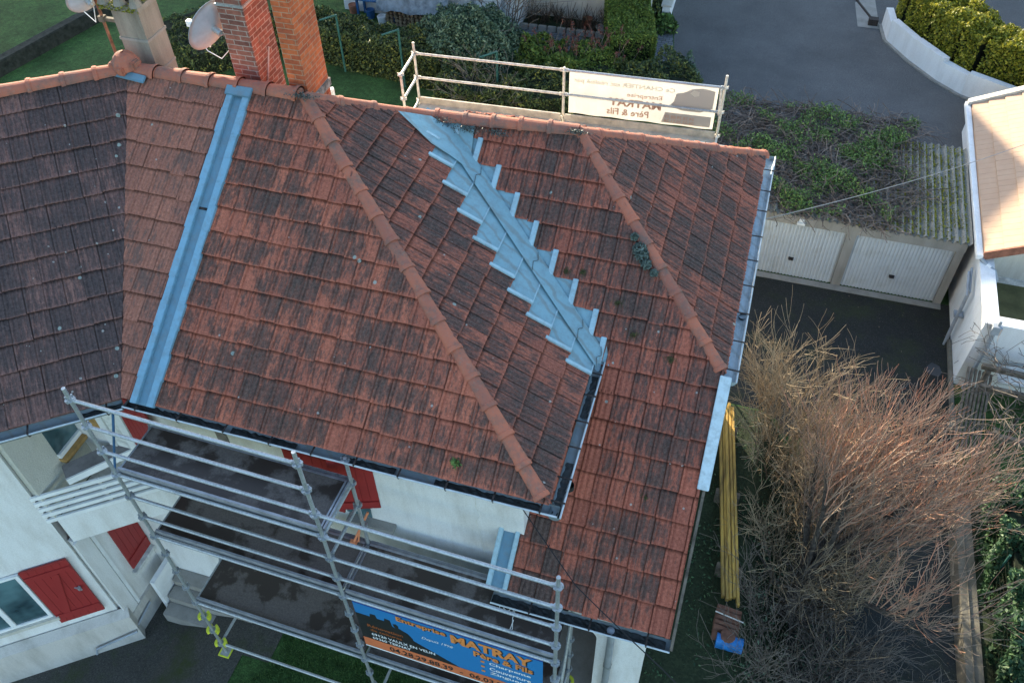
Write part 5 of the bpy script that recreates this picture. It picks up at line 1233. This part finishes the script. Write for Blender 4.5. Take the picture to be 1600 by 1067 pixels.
# clipped box block
q0_ = at(985, 118, 0); 
t = hedge_run('box_hedge', M['box'], 'neatly clipped light green box hedge block beside the paved path', 'hedge', [(q0_.x+.02, q0_.y+.0), (q0_.x-.75, q0_.y+2.6)], 1.35, 1.25, 17000, .04, None, .03)
hedge_run('low_shrub', M['bush'], 'small loose shrub at the corner of the street beyond the banner', 'shrub', [gp_(1015, 150), gp_(1085, 140)], .9, .65, 5000, .05, None, .35)
R = random.Random(21)
for k, (x, y) in enumerate(((865, 118), (905, 125), (955, 128))):
    p = at(x, y, 0); t = thing('sumac_shrub', ('dark red tufted shrub among the hedge, nearest the round bush', 'dark red tufted shrub standing left of the box hedge', 'dark red tufted shrub right in front of the box hedge')[k], 'shrub', tuple(p), 'red tufted shrubs in the back hedge'); b = MB(); tips = []
    for i in range(16):
        a = R.uniform(0, 6.28); L = R.uniform(1.2, 1.75); d = V((math.cos(a)*.45, math.sin(a)*.45, 1)).normalized(); q = p+V((R.uniform(-.4, .4), R.uniform(-.2, .2), 0)); b.path([q, q+d*L*.5, q+d*L], [.012, .010, .007], 4, False); tips.append((q+d*L, d))
    b.build('stem', M['twig_grey'], t); b = MB()
    for q, d in tips: leafset(b, [q-d*R.uniform(-.04, .2)+V((R.gauss(0, .025), R.gauss(0, .025), 0)) for _ in range(26)], .035, 0, R)
    b.build('red_foliage', M['redleaf'], t)
# bare shrub with pale stems near the house corner
p = at(790, 75, 0); t = thing('bare_shrub', 'tall leafless shrub with pale stems in front of the white rear house', 'shrub', tuple(p)); b = MB(); R = random.Random(8)
for k in range(9):
    a = R.uniform(0, 6.28); twig(b, p+V((R.uniform(-.2, .2), R.uniform(-.2, .2), 0)), V((math.cos(a)*.35, math.sin(a)*.35, 1)), R.uniform(1.8, 3.0), .03, 2, R, {2: 5, 1: 4}, .0, .05, .7, .007, .1)
b.build('branches', M['twig_grey'], t)
p = at(1040, 120, 0); p = at(760, 178, 0); t = thing('bare_shrub', 'thin leafless shrub in the hedge just behind the railing', 'shrub', tuple(p)); b = MB()
for k in range(10):
    a = R.uniform(0, 6.28); twig(b, p+V((R.uniform(-.5, .5), R.uniform(-.3, .3), 0)), V((math.cos(a)*.6, math.sin(a)*.5, .8)), R.uniform(.9, 1.5), .014, 2, R, {2: 4, 1: 3}, .0, .05, .7, .006, .15)
b.build('branches', M['twig_grey'], t)
for k, (x, y) in enumerate(((540, 112), (633, 136), (779, 172))):
    p = at(x, y, 0); t = thing('washing_line_post', ('green steel post with an angled top arm beside the blue table', 'green steel post with an angled top arm left of the railing', 'green steel post with an angled top arm seen between the railing bars')[k], 'post', tuple(p), 'green posts in the back garden')
    b = MB(); b.tube(p, p+ZUP*1.9, .035, None, 8); b.build('post', M['green_paint'], t); b = MB(); b.tube(p+ZUP*1.88, p+V((-.42, -.28, 1.80)), .03, None, 8); b.build('arm', M['green_paint'], t)
# rear house
rh = thing('rear_house', 'white rendered house at the top edge with a planted bed and steps along its wall', 'house', (-7, 30, 0))
c0 = at(825, 22, 0); c1 = at(945, 34, 0); c2 = at(800, 48, 0)
b = MB(); b.bx(c0.x, c0.x+4.2, c0.y, c0.y+8, -.1, 3.4); b.build('wall', M['cream'], rh)
b = MB(); b.bx(c0.x-6.3, c0.x-.002, c0.y-1.3, c0.y+8, -.1, 3.4); b.build('projecting_wall', M['white'], rh)
b = MB(); b.prism([(c0.x-6.8, c0.y-1.8, 3.4), (c0.x+4.7, c0.y-1.8, 3.4), (c0.x+4.7, c0.y+8.5, 3.4), (c0.x-6.8, c0.y+8.5, 3.4)], (0, 0, .1), .5); b.prism([(c0.x-6.8, c0.y-1.8, 3.502), (c0.x-6.8, c0.y+8.5, 3.502), (c0.x-6.8, c0.y+3.4, 4.5)], (11.5, 0, 0), .5); b.build('roof', M['verge_brown'], rh)
b = MB(); b.tube((c0.x-.45, c0.y-1.37, 0), (c0.x-.45, c0.y-1.37, 3.35), .06, None, 10); b.tube((c0.x-1.5, c0.y-1.37, 0), (c0.x-1.5, c0.y-1.37, 3.35), .06, None, 10); b.build('downpipe', M['pipe_grey'], rh)
b = MB(); b.bx(c0.x-4.4, c0.x-3.2, c0.y-1.34, c0.y-1.302, .9, 2.2); b.bx(c0.x+1.0, c0.x+2.2, c0.y-.04, c0.y-.002, 1.4, 2.6); b.build('window', M['glass'], rh)
s0_ = at(990, 26, 0); b = MB()
for k in range(7): b.bx(s0_.x-.55, s0_.x+.55, s0_.y+.30*k, s0_.y+.30*(k+1)-.002+(.5 if k == 6 else 0), -.1, .17*(k+1)+.001*k)
b.build('garden_steps', M['cream'], rh, bevel=.012)
b = MB(); b.path([V((s0_.x+.60, s0_.y-.1, 0)), V((s0_.x+.60, s0_.y-.1, .95)), V((s0_.x+.60, s0_.y+2.0, 2.1))], .02, 8); b.build('handrail', G, rh)
# planting bed, edging, dry plants
e0_, e1_ = at(812, 44, 0), at(945, 60, 0)
ed = MB(); n = 9
for k in range(n): p, q = e0_.lerp(e1_, k/n), e0_.lerp(e1_, (k+1)/n-.012); ed.beam(p+ZUP*.08, q+ZUP*.08, .14, .2)
tag(ed.build('bed_edging', M['concrete'], bevel=.02), 'row of concrete kerb stones edging the planted bed by the rear house', 'edging')
flat('planting_bed', M['soil'], [(e0_.x, e0_.y+.08), (e1_.x, e1_.y+.08), (c0.x+4.0, c0.y), (c0.x, c0.y)], .02)
R = random.Random(3)
for k in range(9):
    p = V((e0_.x+.3+.42*k, e0_.y+.55+R.uniform(-.15, .2)+.0*k, 0)); lab = 'dry brown clump of stems in the bed below the cream wall'
    t = thing('dry_plant', lab, 'plant', tuple(p), 'dry plants in the rear bed'); b = MB()
    for i in range(40):
        a = R.uniform(0, 6.28); L = R.uniform(.35, .8); d = V((math.cos(a)*.5, math.sin(a)*.5, 1)).normalized(); b.path([p+V((R.gauss(0, .1), R.gauss(0, .1), 0)), p+d*L*.6, p+d*L+V((R.gauss(0, .08), R.gauss(0, .08), 0))], [.008, .007, .005], 3, False)
    b.build('stems', M['dry'], t)
for (x, y, rr, hh, lab, mt) in ((918, 40, .17, .25, 'terracotta pot standing in the rear flower bed', 'terracotta'), (942, 52, .24, .22, 'grey stone bowl at the end of the flower bed', 'concrete')):
    p = at(x, y, 0); b = MB(); b.lathe([(rr*.7, 0), (rr, hh*.9), (rr*1.08, hh*.92), (rr*1.08, hh), (rr*.9, hh), (rr*.85, hh*.85), (0.001, hh*.85)], p, ZUP, 16); tag(b.build('flower_pot', M[mt], smooth=False), lab, 'flower pot')
hedge_run('evergreen_shrub', M['laurel'], 'dark evergreen shrub left of the garden steps', 'shrub', [gp_(955, 30), gp_(965, 8)], .7, .9, 4000, .05, None, .3)
hedge_run('evergreen_shrub', M['laurel'], 'dark evergreen climber right of the garden steps', 'shrub', [gp_(1016, 40), gp_(1022, 8)], .5, 1.1, 4000, .05, None, .3)
p = at(1038, 48, 0); t = dome_bush('broadleaf_plant', M['bramble'], 'bright green broad leaved plant at the corner by the low white wall', 'plant', p, .4, .35, .5, 500, .09, None, .2, False)
lw0, lw1 = at(1038, 40, 0), at(1052, -5, 0); b = MB(); b.beam(lw0+ZUP*.3, lw1+ZUP*.3, .25, .7); o = b.build('garden_wall', M['white']); tag(o, 'low white wall with pale coping beside the garden steps', 'wall'); b = MB(); b.beam(lw0+ZUP*.68-(lw1-lw0).normalized()*.03, lw1+ZUP*.68, .34, .06); b.build('coping', M['cream'], o)
# woodpile, tarp, table, pots
w0 = at(645, 46, 0); wo = thing('woodpile', 'stack of split firewood under the grey tarpaulin', 'woodpile', tuple(w0)); b = MB(); R = random.Random(2)
for i in range(15):
    for j in range(6):
        c = w0+V((-.9+.155*i+R.uniform(-.02, .02), R.uniform(-.03, .03), .07+.135*j)); rr = R.uniform(.05, .075); b.tube(c, c+V((0, .5, 0)), rr, None, 6)
b.build('log', M['firewood'], wo)
b = MB(); rows = []
for j in range(9):
    rows.append([w0+V((-1.15+2.5*i/14, -.25+1.35*j/8, .92+.35*math.sin(math.pi*j/8)-.25*(j == 0)+.07*wob(V((i*.5, j*.6, 1)), 1.1))) for i in range(15)])
b.grid(rows, .5); b.grid([[p-ZUP*.01 for p in r][::-1] for r in rows], .5); tag(b.build('tarpaulin', M['grey_tarp'], smooth=True), 'crumpled grey tarpaulin draped over the firewood stack', 'tarpaulin')
t0 = at(588, 36, 0); tb = thing('garden_table', 'blue painted table standing against the rear house under the shade', 'table', tuple(t0)); b = MB(); b.box(t0+V((0, .3, .76)), (1.5, .7, .05)); b.build('table_top', M['blue_paint'], tb, bevel=.01)
for dx, dy in ((-.65, .05), (.65, .05), (-.65, .58), (.65, .58)):
    b = MB(); b.box(t0+V((dx, dy, .37)), (.07, .07, .73)); b.build('leg', M['blue_paint'], tb)
for x, y, m_, lab, nm, cat in ((598, 38, 'pvc', 'white plastic canister under the blue table', 'canister', 'canister'), (553, 20, 'terracotta', 'clay pot left of the blue table', 'flower_pot', 'flower pot'), (580, 28, 'blue_paint', 'blue bucket under the blue table', 'bucket', 'bucket')):
    p = at(x, y, 0); b = MB(); b.lathe([(.001, 0), (.13, 0), (.16, .28), (.15, .30), (.13, .27), (.001, .24)], p, ZUP, 14); tag(b.build(nm, M[m_]), lab, cat)
# dark low wall across the lawn at the upper left
l0, l1 = at(-60, 150, 0), at(178, 18, 0); b = MB(); dd = (l1-l0).normalized(); b.beam(l0+ZUP*.22, l1+dd*.5+ZUP*.22, .38, .5)
M['dark_stone'] = plain('dark_mossy_stone', (.022, .026, .022), .95, .5, 6, c2=(.008, .011, .009))
tag(b.build('lawn_edging_wall', M['dark_stone'], bevel=.03), 'dark mossy low wall dividing the lawn at the upper left', 'low wall')
hedge_run('dark_shrubbery', M['laurel'], 'dark shrub mass on the lawn behind the satellite dish', 'shrub', [gp_(290, 60), gp_(345, 115)], 1.6, .9, 7000, .05, None, .25)
# added plain houses out of view, placed and sized to shade gardens and street
for k, (x, y, w_, lab) in enumerate(((-38, 41, 15, 'long plain house added out of view on the left to shade the lawns'), (-20, 44, 12, 'second plain house added out of view in the middle to shade the lawns'), (-3, 46, 16, 'third plain house added out of view to shade the street'))):
    eh = 7.0 if k < 2 else 6.4; t = thing('added_shade_house', lab, 'house', (x, y, 0)); b = MB(); b.bx(x-w_/2, x+w_/2, y, y+9, 0, eh); b.build('wall', M['cream'], t)
    b = MB(); b.prism([(x-w_/2-.4, y-.5, eh), (x-w_/2-.4, y+9.5, eh), (x-w_/2-.4, y+4.5, eh+(2.4 if k < 2 else .5))], (w_+.8, 0, 0), .5); b.build('roof', M['verge_brown'], t)
    for i in range(3):
        b = MB(); cx = x-w_/2+w_*(i+.5)/3; b.bx(cx-.55, cx+.55, y-.03, y-.002, 3.6, 5.0); b.build('window', M['glass'], t)

# ================================================================== SIDE GARDEN
# long yellow timbers, tile stack, blue bag
p0, p1 = at(1135, 634, .35), at(1142, 942, .35); dd = (p1-p0).normalized(); sd = dd.cross(ZUP).normalized(); R = random.Random(4)
labs = ('long yellow plank, leftmost of the timber bundle', 'long yellow plank, second from the left in the bundle', 'long yellow plank in the middle of the bundle', 'long yellow plank, second from the right in the bundle', 'long yellow plank, rightmost of the timber bundle', 'yellow plank lying on top of the bundle, shorter than the others')
for k in range(6):
    b = MB(); off = (-.13+.062*k) if k < 5 else -.03; z = .0 if k < 5 else .055; s0, s1 = R.uniform(-.08, .08), R.uniform(-.12, .08)
    b.beam(p0+sd*(off*-1)+dd*(s0+(.5 if k == 5 else 0))+ZUP*(z+R.uniform(-.01, .02)), p1+sd*(off*-1)+dd*(s1-(.9 if k == 5 else 0))+ZUP*(z+R.uniform(-.01, .02)), .052, .10); o = b.build('plank', M['yellow_wood'], bevel=.005); tag(o, labs[k], 'plank', 'planks in the yellow timber bundle')
for k in range(3):
    c = p0.lerp(p1, .12+.36*k); b = MB(); b.box(V((c.x, c.y, (hz(c.x, c.y)+.30)/2-.0)), (.45, .14, .30-hz(c.x, c.y)+.02)); tag(b.build('bearer', M['timber'], bevel=.01), ('timber bearer under the far end of the planks', 'timber bearer under the middle of the planks', 'timber bearer under the near end of the planks')[k], 'bearer', 'bearers under the planks')
ts = at(1140, 968, .45); tk = thing('tile_stack', 'stack of brown clay roof tiles tied with a white strap', 'tile stack', (ts.x, ts.y, 0)); b = MB()
for k in range(5):
    b.box(V((ts.x-.02, ts.y+.14-.075*k, .22-.01*k)), (.42, .05, .46-.03*k), (V((1, -.08, 0)).normalized(), V((0, .93, -.36)).normalized(), V((0, .36, .93)).normalized()))
b.build('roof_tile', M['clay_brown'], tk, bevel=.012)
b = MB(); b.beam(V((ts.x-.25, ts.y+.08, .47)), V((ts.x+.23, ts.y+.02, .44)), .02, .008); b.build('strap', M['rope'], tk)
bs = at(1140, 1002, .22); bg = thing('tarpaulin_bag', 'blue tarpaulin bundle lying beside the brown tile stack', 'bag', (bs.x, bs.y, 0)); b = MB(); rows = []
for j in range(9):
    t_ = j/8; rows.append([V((bs.x+(-.22+.44*t_), bs.y, 0))+V((0, math.cos(a)*(.12+.02*wob(V((j*.7, i, 0)), 1)), .16+math.sin(a)*(.16+.03*wob(V((j, i*.8, 2)), 1)))) for i, a in enumerate([2*math.pi*q/14 for q in range(14)])])
b.grid(rows, .5, True); b.face(rows[0], .5); b.face(rows[-1][::-1], .5); b.build('sheet', M['blue_tarp'], bg, smooth=True)
b = MB(); b.lathe([(.001, .03), (.12, .02), (.13, 0)], V((bs.x-.05, bs.y+.05, .31)), ZUP, 12); b.build('tile_piece', M['clay_brown'], bg)
# big leafless tree
R = random.Random(33)
tp = at(1330, 900, -1.2); tp = V((2.45, 8.7, hz(2.45, 8.7)))
tr = thing('bare_tree', 'large leafless tree with reddish twig tips leaning towards the sunken court', 'tree', tuple(tp))
b = MB(); limbs = []
b.path([tp-ZUP*.1, tp+V((.05, .1, .6)), tp+V((.12, .25, 1.2))], [.15, .12, .10], 9)
tb_ = tp+V((.12, .25, 1.15))
for (dx, dy, dz, L) in ((.9, .7, .9, 2.5), (.5, 1.1, 1.0, 2.6), (1.3, .2, .8, 2.3), (-.3, 1.0, 1.1, 2.3), (.9, 1.2, .6, 2.8), (1.4, .8, .5, 2.7), (.2, .4, 1.2, 2.2), (1.1, -.5, .6, 2.2), (1.2, .5, .9, 2.7), (.6, .2, .9, 2.2)):
    d = V((dx, dy, dz)).normalized(); pts = [tb_]; dcur = d
    for i in range(5): dcur = (dcur+V((R.gauss(0, .10), R.gauss(0, .10), R.gauss(0, .08)+.03))).normalized(); pts.append(pts[-1]+dcur*L/5)
    b.path(pts, [.075, .066, .056, .046, .036, .026], 7, False); limbs.append(pts)
b.build('trunk', M['bark'], tr)
b = MB(); b2 = MB()
for pts in limbs:
    for k in range(10):
        f = R.uniform(.2, 1.); i = min(4, int(f*5)); q = pts[i].lerp(pts[i+1], f*5-i); dd = (pts[i+1]-pts[i]).normalized(); s = Matrix.Rotation(R.uniform(0, 6.283), 3, dd) @ dd.orthogonal().normalized()
        nd = (dd*.8+s*.7+V((.3, .3, .3))).normalized(); twig(b, q, nd, R.uniform(.85, 1.5), .013, 2, R, {2: 7, 1: 4}, .0, .12, .42, .0032, .06)
for pts in limbs:
    for k in range(12):
        f = R.uniform(.45, 1.); i = min(4, int(f*5)); q = pts[i].lerp(pts[i+1], f*5-i); L = R.uniform(.9, 1.7); d = V((R.gauss(.35, .2), R.gauss(.25, .2), 1.)).normalized(); P_ = [q]
        for j in range(5): d = (d+V((R.gauss(0, .05), R.gauss(0, .05), .03))).normalized(); P_.append(P_[-1]+d*L/5)
        b.path(P_, [.011, .010, .008, .007, .006, .0045], 4, False, R.uniform(.55, 1.))
        for j in range(7):
            i2 = R.randint(1, 4); dd = (P_[i2+1]-P_[i2]).normalized(); s_ = Matrix.Rotation(R.uniform(0, 6.283), 3, dd) @ dd.orthogonal().normalized(); e = P_[i2].lerp(P_[i2+1], R.random()); nd = (dd+s_*.6).normalized(); l_ = R.uniform(.15, .45)
            b.path([e, e+nd*l_*.5, e+(nd+ZUP*.15)*l_], [.006, .005, .0038], 3, False, R.uniform(.6, 1.))
b.build('crown', M['twig_red'], tr)
def thicket(name, label, c, rx, ry, h, n, mat, seed, lean=(0, 0, 0), spread=.42, side=8, sub=3, minr=.003, leaves=None, wild=.09):
    R = random.Random(seed); c = V(c); t = thing(name, label, 'shrub', tuple(c)); b = MB()
    for k in range(n):
        a = R.uniform(0, 6.28); rr = math.sqrt(R.random()); base = c+V((math.cos(a)*rx*rr, math.sin(a)*ry*rr, 0)); base.z = hz(base.x, base.y)-.02
        d = V((math.cos(a)*rr*.45, math.sin(a)*rr*.45, 1.1))+V(lean)+V((R.gauss(0, .16), R.gauss(0, .16), 0)); hh = h*R.uniform(.55, 1.08)
        pts = [base]; dc_ = d.normalized()
        for i in range(6): dc_ = (dc_+V((R.gauss(0, wild), R.gauss(0, wild), .02))).normalized(); pts.append(pts[-1]+dc_*hh/6)
        r0 = R.uniform(.010, .020); b.path(pts, [max(minr, r0*(1-.13*i)) for i in range(7)], 4, False, R.random()*.35)
        for m_ in range(side):
            f = R.uniform(.2, 1.); i = min(5, int(f*6)); q = pts[i].lerp(pts[i+1], f*6-i); dd = (pts[i+1]-pts[i]).normalized(); s_ = Matrix.Rotation(R.uniform(0, 6.283), 3, dd) @ dd.orthogonal().normalized()
            twig(b, q, (dd+s_*R.uniform(.35, .9)).normalized(), h*R.uniform(.18, .42), .006, 1, R, {1: sub}, .05, .05, spread, minr, wild)
    b.build('branches', mat, t)
    if leaves:
        l = MB(); pts = []
        for _ in range(leaves[1]):
            a = R.uniform(0, 6.28); rr = math.sqrt(R.random()); z = R.random(); x, y = c.x+math.cos(a)*rx*rr*1.3, c.y+math.sin(a)*ry*rr*1.2; g = wob(V((x, y, z)), 1.5)
            if g > -.1: pts.append(V((x, y, hz(x, y)+h*leaves[2]*z*(1-.4*rr))))
        leafset(l, pts, leaves[3], 0, R); l.build('foliage', M[leaves[0]], t)
    return t
thicket('twiggy_shrub', 'dense tan twiggy shrub catching the sun beside the wing gutter', (2.0, 11.6, 0), .75, .95, 2.25, 72, M['twig_tan'], 41, (.10, .08, 0), .5, 10, 4)
thicket('twiggy_shrub', 'grey twiggy shrub over ivy in the shade beside the brown tile stack', (2.5, 7.4, 0), .75, 1.5, 1.7, 62, M['twig_grey'], 42, (.10, 0, 0), .6, 8, 3, .0032, ('bush', 2600, .55, .035), .15)
thicket('twiggy_shrub', 'sprawling grey twiggy shrub reaching over the dark lane', (3.3, 7.0, 0), .8, 1.2, 1.8, 48, M['twig_grey'], 43, (.45, 0, 0), .6, 8, 3, .0032, ('bush', 900, .4, .035), .15)
thicket('twiggy_shrub', 'brown twiggy shrub in the middle of the slope under the bare tree', (2.7, 9.5, 0), .9, 1.0, 2.0, 66, M['twig_tan'], 44, (.2, .05, 0), .5, 9, 3, .0032, ('bush', 900, .4, .03), .12)
# ivy low cover and weeds
b = MB(); R = random.Random(9); pts = []
for _ in range(6000):
    x, y = R.uniform(.12, 2.6), R.uniform(4, 12)
    if wob(V((x, y, 0)), 1.1)+R.uniform(-.4, .4) > .0: pts.append(V((x, y, hz(x, y)+.02+R.random()**2*.12)))
leafset(b, pts, .03, .8, R); tag(b.build('ground_ivy', M['bamboo']), 'low green weeds and ivy on the shaded strip beside the wing', 'ground cover', kind='stuff')
# grass blades on the near lawn
b = MB(); R = random.Random(10)
for _ in range(26000):
    x, y = R.uniform(-6.9, -1.8), R.uniform(2.0, 5.2)
    if x < -6.15+.25*math.sin(y*3)+.05*max(0, 4.2-y)*-4: continue
    h_ = R.uniform(.03, .07); a = R.uniform(0, 6.28); l = V((R.gauss(0, .03), R.gauss(0, .03), h_)); p = V((x, y, 0)); w_ = V((math.cos(a)*.006, math.sin(a)*.006, 0)); b.face([p-w_, p+w_, p+l])
tag(b.build('lawn_grass', M['blade']), 'short green grass under the scaffold', 'grass', kind='stuff')
b = MB(); R = random.Random(77); pts = []
for _ in range(900):
    x, y = R.uniform(2.3, 5.6), R.uniform(2.5, 18.2)
    if R.random() < .35 or x > 5.1 or y > 17.4 or y < 12: pts.append(V((x, y, hz(x, y)+.02)))
leafset(b, pts, .02, 4, R); tag(b.build('leaf_litter', M['dry']), 'brown leaf litter scattered over the dark court and lane', 'leaf litter', kind='stuff')
# moss cushions and plants on the roof
R = random.Random(14); spots = [(885, 425, 'E', .055, 'round moss cushion on the wing tiles next to the zinc valley'), (911, 426, 'E', .055, 'round moss cushion on the wing tiles, right one of the upper pair'), (966, 474, 'E', .07, 'large round moss cushion in the middle of the wing roof'), (990, 524, 'E', .07, 'round moss cushion near the lower end of the wing hip'), (1048, 562, 'E', .08, 'spread moss patch right of the hip end on the wing roof'), (1008, 777, 'E', .05, 'small moss cushion low on the catslide tiles')]
for x, y, w_, rr, lab in spots:
    c = onp(x, y, (.28, 7.75, ZE), (0, -tE, 1)); n = V((0, -tE, 1)).normalized(); b = MB(); uu = V((1, 0, 0)); vv = n.cross(uu); pts = []
    for _ in range(260):
        a = R.uniform(0, 6.28); q = abs(R.gauss(0, .55)); pts.append(c+(uu*math.cos(a)*1.25+vv*math.sin(a))*rr*q+n*(.012+.022*max(0, 1-q)+R.uniform(0, .005)))
    leafset(b, pts, .009, 0, R); tag(b.build('moss_cushion', M['moss']), lab, 'moss')
c0s = [(1000, 392, .10), (1004, 402, .09), (1010, 415, .07), (992, 372, .05), (1022, 428, .05)]
b = MB(); pts = []
for x, y, rr in c0s:
    c = onp(x, y, (.28, 7.75, ZE), (0, -tE, 1)); n = V((0, -tE, 1)).normalized(); uu = V((1, 0, 0)); vv = n.cross(uu)
    for _ in range(260):
        a = R.uniform(0, 6.28); q = math.sqrt(R.random()); pts.append(c+(uu*math.cos(a)+vv*math.sin(a))*rr*q+n*(.03+.06*(1-q*q)+R.uniform(0, .03)))
leafset(b, pts, .022, 0, R); tag(b.build('sedum_clump', M['sedum']), 'grey green stonecrop clump growing beside the wing hip tiles', 'plant')
b = MB(); c = onp(712, 727, (0, 5.24, ZE), (0, -tC, 1)); leafset(b, [c+V((R.gauss(0, .03), R.gauss(0, .03), .04+R.random()*.05)) for _ in range(60)], .028, .5, R); tag(b.build('weed', M['bramble']), 'small green weed sprouting from the front roof tiles near the gutter', 'weed')
print('objects', len(bpy.data.objects))
